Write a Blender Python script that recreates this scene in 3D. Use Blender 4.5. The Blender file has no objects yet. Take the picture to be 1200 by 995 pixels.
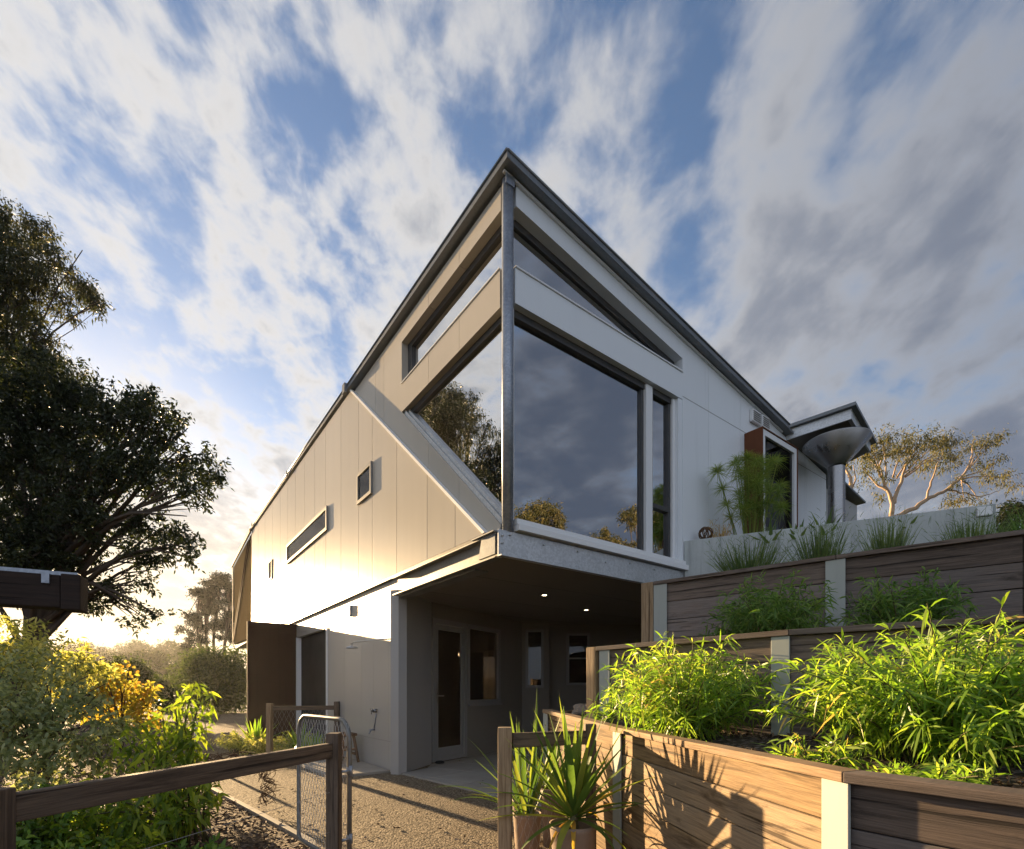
import bpy, math, random
import numpy as np
from mathutils import Vector

random.seed(7)
rng = np.random.default_rng(11)
SC = bpy.context.scene
COL = SC.collection
RAD = math.radians

# ------------------------------------------------------------------ camera
F, HOR, H = 586.0, 808.0, 1.15          # focal length in photo pixels, horizon row, eye height
cam_d = bpy.data.cameras.new('camera')
cam_d.sensor_width = 36.0
cam_d.lens = F / 1200 * 36.0
cam_d.shift_y = (HOR - 497.5) / 1200
cam_d.clip_start = 0.05
cam_d.clip_end = 4000
cam = bpy.data.objects.new('camera', cam_d)
cam.location = (0, 0, H)
cam.rotation_euler = (RAD(90), 0, 0)
COL.objects.link(cam)
SC.camera = cam

# ------------------------------------------------------------------ light
SUN_AZ, SUN_EL = RAD(43.0), RAD(8.3)     # to the left of the view axis
sun_dir = Vector((-math.sin(SUN_AZ) * math.cos(SUN_EL), math.cos(SUN_AZ) * math.cos(SUN_EL), math.sin(SUN_EL)))
sd = bpy.data.lights.new('sun', 'SUN')
sd.energy = 5.0
sd.angle = RAD(0.55)
sd.color = (1.0, 0.69, 0.36)
so = bpy.data.objects.new('sun', sd)
so.rotation_euler = sun_dir.to_track_quat('Z', 'Y').to_euler()
so.location = (-20, 20, 12)
COL.objects.link(so)

SKY_STRENGTH = 0.055
CLOUD_STRENGTH = 0.075
world = bpy.data.worlds.new('World')
SC.world = world
world.use_nodes = True


class G:
    """tiny node-graph helper"""
    def __init__(s, tree):
        s.t = tree; s.n = tree.nodes; s.l = tree.links

    def node(s, typ, _in=None, **kw):
        nd = s.n.new(typ)
        for k, v in kw.items():
            setattr(nd, k, v)
        for k, v in (_in or {}).items():
            s.put(nd, k, v)
        return nd

    def put(s, nd, k, v):
        sock = nd.inputs[k]
        if isinstance(v, bpy.types.NodeSocket):
            s.l.new(v, sock)
        else:
            if sock.type == 'RGBA' and len(v) == 3:
                v = (*v, 1)
            sock.default_value = v

    def math(s, op, a, b=None, c=None, clamp=False):
        nd = s.node('ShaderNodeMath', operation=op, use_clamp=clamp)
        for i, v in enumerate((a, b, c)):
            if v is not None:
                s.put(nd, i, v)
        return nd.outputs[0]

    def vmath(s, op, a, b=None, out=0):
        nd = s.node('ShaderNodeVectorMath', operation=op)
        s.put(nd, 0, a)
        if b is not None:
            s.put(nd, 1, b)
        return nd.outputs[out]

    def noise(s, vec, scale, detail=4, rough=0.55, dist=0.0, out='Fac'):
        nd = s.node('ShaderNodeTexNoise', {'Scale': scale, 'Detail': detail, 'Roughness': rough, 'Distortion': dist})
        if vec is not None:
            s.put(nd, 'Vector', vec)
        return nd.outputs[out]

    def ramp(s, fac, stops, interp='LINEAR'):
        nd = s.node('ShaderNodeValToRGB')
        cr = nd.color_ramp
        cr.interpolation = interp
        while len(cr.elements) < len(stops):
            cr.elements.new(0.5)
        for e, (p, c) in zip(cr.elements, stops):
            e.position = p
            if not hasattr(c, '__len__'):
                c = (c, c, c)
            e.color = (*c[:3], 1)
        s.put(nd, 0, fac)
        return nd.outputs[0]

    def mix(s, fac, a, b, blend='MIX'):
        nd = s.node('ShaderNodeMix', data_type='RGBA', blend_type=blend)
        s.put(nd, 0, fac)
        for idx, v in ((6, a), (7, b)):
            if isinstance(v, bpy.types.NodeSocket):
                s.l.new(v, nd.inputs[idx])
            else:
                nd.inputs[idx].default_value = (*v[:3], 1)
        return nd.outputs[2]

    def mapr(s, v, a, b, c, d, smooth=True):
        nd = s.node('ShaderNodeMapRange', {0: v, 1: a, 2: b, 3: c, 4: d})
        nd.clamp = True
        if smooth:
            nd.interpolation_type = 'SMOOTHSTEP'
        return nd.outputs[0]


# world: Nishita sky with banks of broken cloud
g = G(world.node_tree)
g.n.clear()
sky = g.node('ShaderNodeTexSky', sky_type='NISHITA')
sky.sun_disc = False
sky.sun_elevation = SUN_EL
sky.sun_rotation = -SUN_AZ
sky.altitude = 50
sky.air_density = 1.0
sky.dust_density = 0.7
sky.ozone_density = 1.6
tc = g.node('ShaderNodeTexCoord')
d = tc.outputs['Generated']
sx = g.node('ShaderNodeSeparateXYZ', {0: d})
zc = g.math('MAXIMUM', sx.outputs[2], 0.0)
den = g.math('ADD', zc, 0.24)
px = g.math('DIVIDE', sx.outputs[0], den)
py = g.math('DIVIDE', sx.outputs[1], den)
pv = g.node('ShaderNodeCombineXYZ', {0: px, 1: py, 2: 0.0}).outputs[0]
mp = g.node('ShaderNodeMapping', {'Vector': pv, 'Location': (3.1, 1.7, 0), 'Rotation': (0, 0, RAD(-10)), 'Scale': (1.75, 1.25, 1)}).outputs[0]
n_big = g.noise(mp, 1.1, 2, 0.5, 0.3)
n_mid = g.noise(mp, 3.8, 8, 0.54, 0.2)
n_fine = g.noise(mp, 13.0, 5, 0.55, 0.3)
sunside = g.vmath('DOT_PRODUCT', d, (-0.80, 0.45, 0.1), out=1)        # 1 toward the sun
cov = g.math('ADD', g.math('MULTIPLY', n_mid, 0.66), g.math('MULTIPLY', n_big, 0.42))
cov = g.math('ADD', cov, g.math('MULTIPLY', g.math('SUBTRACT', n_fine, 0.5), g.mapr(sx.outputs[0], -0.35, 0.35, 0.34, 0.10)))
right = g.mapr(sx.outputs[0], -0.10, 0.60, 0.0, 0.10)
low = g.mapr(sx.outputs[2], 0.05, 0.60, 0.12, 0.0)
cov = g.math('ADD', cov, right)
cov = g.math('ADD', cov, low)
cov = g.math('ADD', cov, g.mapr(sunside, 0.15, 0.85, 0.0, 0.07))
mask = g.mapr(cov, 0.46, 0.67, 0.0, 1.0)
mask = g.math('MULTIPLY', mask, 0.95)
thick = g.mapr(g.math('ADD', cov, g.math('MULTIPLY', right, 0.55)), 0.555, 0.82, 0.0, 1.0)
bright = g.mapr(sunside, -0.5, 0.9, 0.0, 1.0)
edge_col = g.mix(bright, (1.15, 1.22, 1.38), (2.95, 2.85, 2.7))
core_col = g.mix(bright, (0.44, 0.54, 0.76), (1.40, 1.46, 1.60))
ccol = g.mix(thick, edge_col, core_col)
east_fill = g.mapr(sx.outputs[1], -0.25, -0.75, 0.0, 1.0)                    # unseen bright cloud bank added behind the camera to lift the facades
ccol = g.mix(east_fill, ccol, (2.5, 2.75, 3.25))
mask = g.math('MAXIMUM', mask, g.math('MULTIPLY', east_fill, 0.85))
veil = g.mapr(g.vmath('DOT_PRODUCT', d, tuple(sun_dir), out=1), 0.90, 1.0, 0.0, 0.97)
veil = g.math('MULTIPLY', veil, g.mapr(cov, 0.40, 0.60, 0.62, 1.0))
mask = g.math('MAXIMUM', mask, veil)
horiz = g.math('MULTIPLY', g.mapr(sx.outputs[2], 0.36, 0.03, 0.0, 1.0), g.mapr(g.vmath('DOT_PRODUCT', d, tuple(sun_dir), out=1), 0.87, 1.0, 0.0, 1.0))
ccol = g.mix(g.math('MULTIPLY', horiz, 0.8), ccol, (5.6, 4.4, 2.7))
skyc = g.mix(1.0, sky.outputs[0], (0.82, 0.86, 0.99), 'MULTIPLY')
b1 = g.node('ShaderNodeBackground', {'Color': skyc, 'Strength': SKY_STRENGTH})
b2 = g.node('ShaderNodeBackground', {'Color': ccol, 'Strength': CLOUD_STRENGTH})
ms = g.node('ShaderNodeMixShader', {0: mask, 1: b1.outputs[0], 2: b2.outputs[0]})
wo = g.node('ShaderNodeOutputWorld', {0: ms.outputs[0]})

SC.view_settings.view_transform = 'Standard'
SC.view_settings.look = 'None'
SC.view_settings.gamma = 1
SC.view_settings.use_curve_mapping = False
SC.view_settings.exposure = 2.12
SC.cycles.max_bounces = 6
SC.cycles.diffuse_bounces = 3
SC.cycles.glossy_bounces = 3
SC.cycles.transparent_max_bounces = 10
SC.cycles.transmission_bounces = 4
SC.cycles.volume_bounces = 0
SC.cycles.sample_clamp_indirect = 6
SC.cycles.caustics_reflective = False
SC.cycles.caustics_refractive = False
SC.cycles.use_denoising = True


# ------------------------------------------------------------------ materials
def new_mat(name):
    m = bpy.data.materials.new(name)
    m.use_nodes = True
    gg = G(m.node_tree)
    gg.n.clear()
    out = gg.node('ShaderNodeOutputMaterial')
    return m, gg, out


def principled(gg, out, **kw):
    b = gg.node('ShaderNodeBsdfPrincipled')
    for k, v in kw.items():
        gg.put(b, k.replace('_', ' '), v)
    gg.l.new(b.outputs[0], out.inputs[0])
    return b


def bump(gg, h, strength=0.3, dist=0.01):
    return gg.node('ShaderNodeBump', {'Height': h, 'Strength': strength, 'Distance': dist}).outputs[0]


def m_paint(name, col, rough=0.4, var=0.06, spec=0.5, dirt=0.0, brushed=False):
    m, gg, out = new_mat(name)
    geo = gg.node('ShaderNodeNewGeometry')
    p = geo.outputs['Position']
    st = gg.vmath('MULTIPLY', p, (6.0, 6.0, 0.35))
    n1 = gg.noise(p, 0.8, 5, 0.6)
    n2 = gg.noise(st, 1.6, 5, 0.65)
    isl = geo.outputs['Random Per Island']
    f = gg.math('ADD', gg.math('MULTIPLY', n1, 0.5), gg.math('MULTIPLY', n2, 0.5))
    f = gg.math('ADD', gg.math('MULTIPLY', f, 0.7), gg.math('MULTIPLY', isl, 0.3))
    c = gg.ramp(f, [(0.25, [x * (1 - var * 1.6) for x in col]), (0.75, [x * (1 + var) for x in col])])
    if dirt:
        c = gg.mix(gg.mapr(n2, 0.52, 0.8, 0, dirt), c, [x * 0.55 for x in col])
    if brushed:                                # sheet cladding with faint upright rolling marks
        rib = gg.noise(gg.vmath('MULTIPLY', p, (26.0, 26.0, 0.12)), 1.0, 3, 0.6)
        principled(gg, out, Base_Color=c, Roughness=gg.mapr(n2, 0.3, 0.7, rough - 0.008, rough + 0.01), Specular_IOR_Level=spec,
                   Normal=bump(gg, rib, 0.008, 0.002))
        return m
    r = gg.mapr(n1, 0.3, 0.7, rough - 0.05, rough + 0.07)
    principled(gg, out, Base_Color=c, Roughness=r, Specular_IOR_Level=spec,
               Normal=bump(gg, gg.noise(p, 2.2, 3, 0.5), 0.10, 0.02))
    return m


def m_metal(name, col, rough=0.42, metallic=0.75, mott=0.22):
    m, gg, out = new_mat(name)
    p = gg.node('ShaderNodeNewGeometry').outputs['Position']
    v = gg.node('ShaderNodeTexVoronoi', {'Vector': p, 'Scale': 55.0}).outputs['Color']
    n = gg.noise(p, 4, 6, 0.65)
    k = gg.math('ADD', gg.math('MULTIPLY', gg.node('ShaderNodeSeparateColor', {0: v}).outputs[0], 0.35), gg.math('MULTIPLY', n, 0.65))
    c = gg.ramp(k, [(0.2, [x * (1 - mott) for x in col]), (0.8, [x * (1 + mott) for x in col])])
    principled(gg, out, Base_Color=c, Metallic=metallic, Roughness=gg.mapr(n, 0.3, 0.7, rough - 0.08, rough + 0.1))
    return m


def m_wood(name, dark, light, grey, greyness=0.5, rough=0.8):
    """long-grained timber; UV u runs along each board"""
    m, gg, out = new_mat(name)
    uv = gg.node('ShaderNodeUVMap').outputs[0]
    geo = gg.node('ShaderNodeNewGeometry')
    isl = geo.outputs['Random Per Island']
    off = gg.vmath('ADD', uv, gg.node('ShaderNodeCombineXYZ', {0: gg.math('MULTIPLY', isl, 37.0), 1: gg.math('MULTIPLY', isl, 91.0), 2: 0.0}).outputs[0])
    gr = gg.noise(gg.vmath('MULTIPLY', off, (2.2, 60.0, 1)), 1.0, 6, 0.65, 0.6)
    fine = gg.noise(gg.vmath('MULTIPLY', off, (7.0, 260.0, 1)), 1.0, 4, 0.7)
    blot = gg.noise(gg.vmath('MULTIPLY', off, (2.6, 6.0, 1)), 1.0, 5, 0.6, 0.4)
    knot = gg.node('ShaderNodeTexVoronoi', {'Vector': gg.vmath('MULTIPLY', off, (1.5, 4.2, 1)), 'Scale': 1.0}).outputs['Distance']
    c = gg.ramp(gg.math('ADD', gg.math('MULTIPLY', gr, 0.65), gg.math('MULTIPLY', fine, 0.35)), [(0.37, dark), (0.60, light)])
    gf = gg.math('MULTIPLY', gg.mapr(gg.math('ADD', blot, gg.math('MULTIPLY', gg.math('SUBTRACT', isl, 0.5), 0.5)), 0.35, 0.7, 0, 1), greyness)
    c = gg.mix(gf, c, gg.ramp(fine, [(0.3, [x * 0.6 for x in grey]), (0.7, grey)]))
    tint = gg.mapr(isl, 0, 1, 0.64, 1.22, False)
    c = gg.mix(1.0, c, gg.node('ShaderNodeCombineXYZ', {0: tint, 1: tint, 2: tint}).outputs[0], 'MULTIPLY')
    c = gg.mix(gg.mapr(knot, 0.10, 0.0, 0, 0.85), c, [x * 0.35 for x in dark])
    stain = gg.mapr(gg.noise(gg.vmath('MULTIPLY', off, (1.7, 9.0, 1)), 1.0, 6, 0.7, 1.2), 0.52, 0.70, 0, 0.75)
    c = gg.mix(stain, c, [x * 0.55 for x in dark])
    crack = gg.mapr(gg.noise(gg.vmath('MULTIPLY', off, (1.1, 38.0, 1)), 1.0, 3, 0.5), 0.62, 0.67, 0, 1)
    c = gg.mix(gg.math('MULTIPLY', crack, 0.85), c, [x * 0.3 for x in dark])
    hgt = gg.math('SUBTRACT', gg.math('ADD', gr, gg.math('MULTIPLY', fine, 0.6)), crack)
    principled(gg, out, Base_Color=c, Roughness=rough, Specular_IOR_Level=0.3, Normal=bump(gg, hgt, 0.55, 0.006))
    return m


def m_leaf(name, cols, trans=0.45, rough=0.45, gloss=0.4, tint=(1.0, 1.0, 0.55)):
    """cols: 3 colours spread over the leaves at random"""
    m, gg, out = new_mat(name)
    geo = gg.node('ShaderNodeNewGeometry')
    isl = geo.outputs['Random Per Island']
    n = gg.noise(geo.outputs['Position'], 1.7, 3, 0.6)
    f = gg.math('ADD', gg.math('MULTIPLY', isl, 0.72), gg.math('MULTIPLY', gg.mapr(n, 0.3, 0.7, 0, 1), 0.28))
    c = gg.ramp(f, [(0.12, cols[0]), (0.5, cols[1]), (0.84, cols[2])] + ([(0.91, cols[3])] if len(cols) > 3 else []))
    b = gg.node('ShaderNodeBsdfPrincipled', {'Base Color': c, 'Roughness': rough, 'Specular IOR Level': gloss})
    tcol = gg.mix(1.0, c, [x * 2.0 for x in tint], 'MULTIPLY')
    t = gg.node('ShaderNodeBsdfTranslucent', {'Color': tcol})
    mx = gg.node('ShaderNodeMixShader', {0: trans, 1: b.outputs[0], 2: t.outputs[0]})
    gg.l.new(mx.outputs[0], out.inputs[0])
    return m


def m_glass(name, refl=0.5, tint=(0.55, 0.58, 0.6)):
    m, gg, out = new_mat(name)
    p = gg.node('ShaderNodeNewGeometry').outputs['Position']
    nb = bump(gg, gg.noise(p, 0.9, 2, 0.4), 0.02, 0.05)
    gl = gg.node('ShaderNodeBsdfGlossy', {'Color': (0.92, 0.94, 0.97), 'Roughness': 0.0, 'Normal': nb})
    tr = gg.node('ShaderNodeBsdfTransparent', {'Color': tint})
    lw = gg.node('ShaderNodeLayerWeight', {'Blend': 0.35})
    fac = gg.math('MINIMUM', 0.13 if refl < .1 else 1.0, gg.math('ADD', gg.math('MULTIPLY', lw.outputs['Fresnel'], 0.3 if refl < .1 else 0.55), refl, clamp=True))
    mx = gg.node('ShaderNodeMixShader', {0: fac, 1: tr.outputs[0], 2: gl.outputs[0]})
    gg.l.new(mx.outputs[0], out.inputs[0])
    return m


def m_emit(name, col, s):
    m, gg, out = new_mat(name)
    e = gg.node('ShaderNodeEmission', {'Color': col, 'Strength': s})
    gg.l.new(e.outputs[0], out.inputs[0])
    return m


def m_speckle(name, stops, scale, bumpd=0.01, rough=0.9, big=0.5, bstr=0.8):
    """gravel, mulch, soil: cells of several tones with real bump"""
    m, gg, out = new_mat(name)
    p = gg.node('ShaderNodeNewGeometry').outputs['Position']
    wp = gg.vmath('ADD', p, gg.vmath('MULTIPLY', gg.noise(p, scale * 0.6, 3, 0.6, out='Color'), (0.4 / scale, 0.4 / scale, 0.4 / scale)))
    v = gg.node('ShaderNodeTexVoronoi', {'Vector': wp, 'Scale': scale})
    cell = gg.node('ShaderNodeSeparateColor', {0: v.outputs['Color']}).outputs[0]
    n = gg.noise(p, big, 6, 0.62)
    n2 = gg.noise(p, scale * 0.25, 4, 0.7)
    f = gg.math('ADD', gg.math('MULTIPLY', cell, 0.55), gg.math('ADD', gg.math('MULTIPLY', n, 0.3), gg.math('MULTIPLY', n2, 0.15)))
    c = gg.ramp(f, stops)
    c = gg.mix(gg.mapr(v.outputs['Distance'], 0.35, 0.75, 0, 0.6), c, [x * 0.4 for x in stops[0][1]])
    h = gg.math('ADD', gg.math('MULTIPLY', v.outputs['Distance'], -1.0), gg.math('MULTIPLY', gg.noise(p, scale * 0.12, 4, 0.6), 1.8))
    principled(gg, out, Base_Color=c, Roughness=rough, Specular_IOR_Level=0.25, Normal=bump(gg, h, bstr, bumpd))
    return m


def m_concrete(name, col, streak=0.0, rough=0.75, joint=None):
    m, gg, out = new_mat(name)
    p = gg.node('ShaderNodeNewGeometry').outputs['Position']
    n = gg.noise(p, 2.0, 8, 0.65)
    f = gg.noise(p, 60, 3, 0.6)
    c = gg.ramp(gg.math('ADD', gg.math('MULTIPLY', n, 0.75), gg.math('MULTIPLY', f, 0.25)), [(0.3, [x * 0.8 for x in col]), (0.7, [x * 1.12 for x in col])])
    if streak:
        s = gg.noise(gg.vmath('MULTIPLY', p, (9, 9, 0.5)), 1.3, 5, 0.6)
        c = gg.mix(gg.mapr(s, 0.48, 0.72, 0, streak), c, [x * 0.5 for x in col])
    principled(gg, out, Base_Color=c, Roughness=rough, Specular_IOR_Level=0.3, Normal=bump(gg, gg.math('ADD', n, gg.math('MULTIPLY', f, 0.3)), 0.25, 0.01))
    return m


M = {}
M['panel'] = m_paint('panel_paint_sunlit', (0.47, 0.435, 0.375), 0.26, 0.045, 0.15, 0.0, True)  # same paint as the north face, sun warmth put into its colour
M['panel_low'] = m_paint('render_paint', (0.33, 0.325, 0.315), 0.42, 0.05, 0.5, 0.08)
M['panel_sky'] = m_paint('panel_paint_skylit', (0.72, 0.755, 0.79), 0.42, 0.05, 0.45, 0.22)  # same paint as the west face, blue skylight put into its colour
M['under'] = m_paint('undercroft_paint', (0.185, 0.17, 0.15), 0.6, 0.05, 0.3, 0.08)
M['white'] = m_paint('white_frame', (0.72, 0.73, 0.74), 0.4, 0.03, 0.4)
M['gframe'] = m_paint('grey_frame', (0.23, 0.225, 0.215), 0.45, 0.04, 0.4)
M['dframe'] = m_paint('dark_frame', (0.05, 0.052, 0.055), 0.4, 0.1, 0.4)
M['tan'] = m_paint('tan_sheet', (0.12, 0.092, 0.055), 1.0, 0.06, 0.0)
M['roof'] = m_metal('roof_sheet', (0.16, 0.175, 0.19), 0.45, 0.4, 0.12)
M['galv'] = m_metal('galvanised_steel', (0.52, 0.54, 0.56), 0.45, 0.65, 0.22)
M['beamsteel'] = m_metal('beam_steel', (0.17, 0.17, 0.165), 0.5, 0.45, 0.2)
M['galvdk'] = m_metal('weathered_column', (0.27, 0.30, 0.35), 0.42, 0.6, 0.25)
M['stain'] = m_metal('stainless', (0.27, 0.27, 0.275), 0.30, 1.0, 0.03)
M['wire'] = m_metal('wire', (0.42, 0.42, 0.41), 0.45, 0.6, 0.1)
M['postpaint'] = m_paint('steel_post_grey', (0.37, 0.395, 0.37), 0.6, 0.14, 0.25, 0.5)
M['rust'] = m_concrete('corten', (0.135, 0.047, 0.02), 0.4, 0.85)
M['screen'] = m_concrete('corten_shaded', (0.05, 0.024, 0.013), 0.4, 0.8)  # darkened corten, the shade on the entry screen put into its colour
M['rustwire'] = m_concrete('rusty_wire', (0.10, 0.055, 0.03), 0.0, 0.85)
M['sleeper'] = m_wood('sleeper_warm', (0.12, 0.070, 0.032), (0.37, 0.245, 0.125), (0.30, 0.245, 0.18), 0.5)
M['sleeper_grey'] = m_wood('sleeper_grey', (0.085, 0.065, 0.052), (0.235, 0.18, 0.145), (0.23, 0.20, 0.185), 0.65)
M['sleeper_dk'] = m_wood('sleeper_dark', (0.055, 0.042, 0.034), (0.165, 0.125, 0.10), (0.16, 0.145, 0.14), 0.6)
M['cap'] = m_wood('cap_timber', (0.19, 0.115, 0.06), (0.42, 0.28, 0.16), (0.40, 0.33, 0.26), 0.5)
M['rail'] = m_wood('rail_timber', (0.065, 0.046, 0.034), (0.19, 0.138, 0.098), (0.17, 0.145, 0.12), 0.55)
M['post'] = m_wood('post_timber', (0.22, 0.14, 0.075), (0.46, 0.33, 0.20), (0.36, 0.30, 0.23), 0.4)
M['beam_dk'] = m_wood('beam_dark', (0.016, 0.010, 0.008), (0.04, 0.024, 0.017), (0.06, 0.045, 0.04), 0.3)
M['stool'] = m_wood('stool_timber', (0.10, 0.055, 0.03), (0.26, 0.155, 0.09), (0.2, 0.15, 0.11), 0.3)
M['bark'] = m_concrete('bark', (0.085, 0.065, 0.05), 0.5, 0.9)
M['palebark'] = m_concrete('pale_bark', (0.42, 0.30, 0.20), 0.55, 0.8)
M['glass'] = m_glass('window_glass', 0.50, (0.42, 0.44, 0.46))
M['glass_left'] = m_glass('west_glass', 0.66, (0.30, 0.32, 0.34))
M['glass_dk'] = m_glass('dark_glass', 0.03, (0.20, 0.18, 0.16))
M['black'] = m_paint('black_rubber', (0.02, 0.02, 0.02), 0.6, 0.1, 0.3)
M['inside'] = m_paint('interior_paint', (0.30, 0.29, 0.27), 0.8, 0.03, 0.2)
M['inside_floor'] = m_wood('interior_floor', (0.10, 0.06, 0.03), (0.22, 0.14, 0.08), (0.2, 0.15, 0.1), 0.1)
M['lamp'] = m_emit('lamp_glow', (1.0, 0.78, 0.48), 14.0)
M['gravel'] = m_speckle('gravel', [(0.2, (0.085, 0.066, 0.043)), (0.5, (0.195, 0.153, 0.103)), (0.85, (0.38, 0.31, 0.22))], 62, 0.012, 0.9, 0.6, 0.9)
M['mulch'] = m_speckle('bark_mulch', [(0.2, (0.035, 0.022, 0.016)), (0.55, (0.10, 0.065, 0.045)), (0.9, (0.25, 0.19, 0.15))], 38, 0.025, 0.9, 1.2, 1.0)
M['soil'] = m_speckle('terrace_soil', [(0.2, (0.05, 0.036, 0.028)), (0.55, (0.13, 0.10, 0.08)), (0.9, (0.30, 0.26, 0.23))], 40, 0.02, 0.9, 1.2, 1.0)
M['grass'] = m_speckle('grass_ground', [(0.2, (0.035, 0.045, 0.016)), (0.6, (0.075, 0.085, 0.032)), (0.9, (0.12, 0.11, 0.05))], 9, 0.03, 0.95, 0.12)
M['hill'] = m_speckle('hill_scrub', [(0.2, (0.028, 0.036, 0.016)), (0.6, (0.055, 0.065, 0.028)), (0.9, (0.09, 0.09, 0.045))], 0.7, 0.2, 0.95, 0.03)
M['asphalt'] = m_concrete('road_asphalt', (0.17, 0.17, 0.175), 0, 0.7)
M['paver'] = m_concrete('paver', (0.30, 0.285, 0.26), 0.0, 0.7)
M['slab'] = m_concrete('slab', (0.30, 0.275, 0.24), 0.0, 0.75)
M['concrete'] = m_concrete('planter_concrete', (0.46, 0.49, 0.48), 0.55, 0.8)
M['pot'] = m_concrete('pot_clay', (0.23, 0.165, 0.12), 0.3, 0.7)
M['rock'] = m_concrete('rock', (0.27, 0.22, 0.17), 0.3, 0.9)
M['stem'] = m_concrete('stem', (0.09, 0.085, 0.035), 0.2, 0.7)
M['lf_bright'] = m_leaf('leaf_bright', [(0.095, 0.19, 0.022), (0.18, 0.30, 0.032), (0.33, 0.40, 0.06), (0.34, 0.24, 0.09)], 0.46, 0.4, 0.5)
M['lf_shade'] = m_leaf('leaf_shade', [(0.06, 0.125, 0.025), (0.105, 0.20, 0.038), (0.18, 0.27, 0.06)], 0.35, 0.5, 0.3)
M['lf_tuft'] = m_leaf('leaf_tuft', [(0.075, 0.12, 0.045), (0.115, 0.175, 0.055), (0.18, 0.23, 0.075)], 0.35, 0.5, 0.3)
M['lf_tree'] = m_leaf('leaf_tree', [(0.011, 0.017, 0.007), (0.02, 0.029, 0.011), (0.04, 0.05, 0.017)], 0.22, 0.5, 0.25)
M['lf_gum'] = m_leaf('leaf_gum', [(0.03, 0.038, 0.017), (0.05, 0.058, 0.024), (0.085, 0.08, 0.032)], 0.25, 0.5, 0.25)
M['lf_gum_sun'] = m_leaf('leaf_gum_sun', [(0.04, 0.05, 0.024), (0.085, 0.085, 0.038), (0.17, 0.135, 0.05)], 0.4, 0.5, 0.25)  # gum leaf with the warm evening sun put into its colour
M['lf_varieg'] = m_leaf('leaf_variegated', [(0.12, 0.155, 0.05), (0.28, 0.30, 0.11), (0.5, 0.48, 0.20)], 0.55, 0.55, 0.25, (1.0, 0.95, 0.5))
M['lf_silver'] = m_leaf('leaf_silver', [(0.10, 0.13, 0.055), (0.20, 0.235, 0.11), (0.38, 0.40, 0.21)], 0.36, 0.55, 0.25, (1.0, 0.98, 0.6))
M['lf_gold'] = m_leaf('leaf_gold', [(0.20, 0.22, 0.04), (0.34, 0.33, 0.06), (0.37, 0.24, 0.05)], 0.45, 0.5, 0.25, (1.0, 0.9, 0.5))
M['lf_peach'] = m_leaf('leaf_peach', [(0.075, 0.13, 0.02), (0.15, 0.225, 0.03), (0.33, 0.38, 0.05)], 0.58, 0.4, 0.4, (1.0, 0.95, 0.4))
M['lf_yucca'] = m_leaf('leaf_yucca', [(0.05, 0.10, 0.025), (0.10, 0.165, 0.035), (0.22, 0.25, 0.045)], 0.4, 0.55, 0.2)
M['lf_dead'] = m_leaf('leaf_dead', [(0.42, 0.20, 0.04), (0.50, 0.36, 0.06), (0.24, 0.08, 0.03)], 0.4, 0.6, 0.2)
M['lf_hedge'] = m_leaf('leaf_hedge', [(0.028, 0.045, 0.013), (0.05, 0.075, 0.02), (0.09, 0.115, 0.03)], 0.3, 0.5, 0.2)
M['lf_far'] = m_leaf('leaf_far', [(0.022, 0.03, 0.013), (0.04, 0.05, 0.02), (0.065, 0.07, 0.03)], 0.25, 0.6, 0.1)
M['lf_pine'] = m_leaf('leaf_pine', [(0.010, 0.014, 0.007), (0.018, 0.023, 0.011), (0.03, 0.035, 0.016)], 0.08, 0.6, 0.1)
M['lf_papyrus'] = m_leaf('leaf_papyrus', [(0.12, 0.19, 0.035), (0.18, 0.25, 0.045), (0.27, 0.30, 0.06)], 0.4, 0.5, 0.3)
M['lf_litter'] = m_leaf('leaf_litter', [(0.05, 0.03, 0.018), (0.14, 0.09, 0.055), (0.30, 0.23, 0.17)], 0.0, 0.8, 0.1)


# ------------------------------------------------------------------ mesh helpers
def nrm(v):
    v = np.asarray(v, float)
    return v / (np.linalg.norm(v) + 1e-12)


def wl(o):
    """where an object's own origin stands in the world (nothing here is turned or scaled)"""
    v = Vector(o.location)
    while o.parent is not None:
        o = o.parent
        v += Vector(o.location)
    return v


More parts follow.
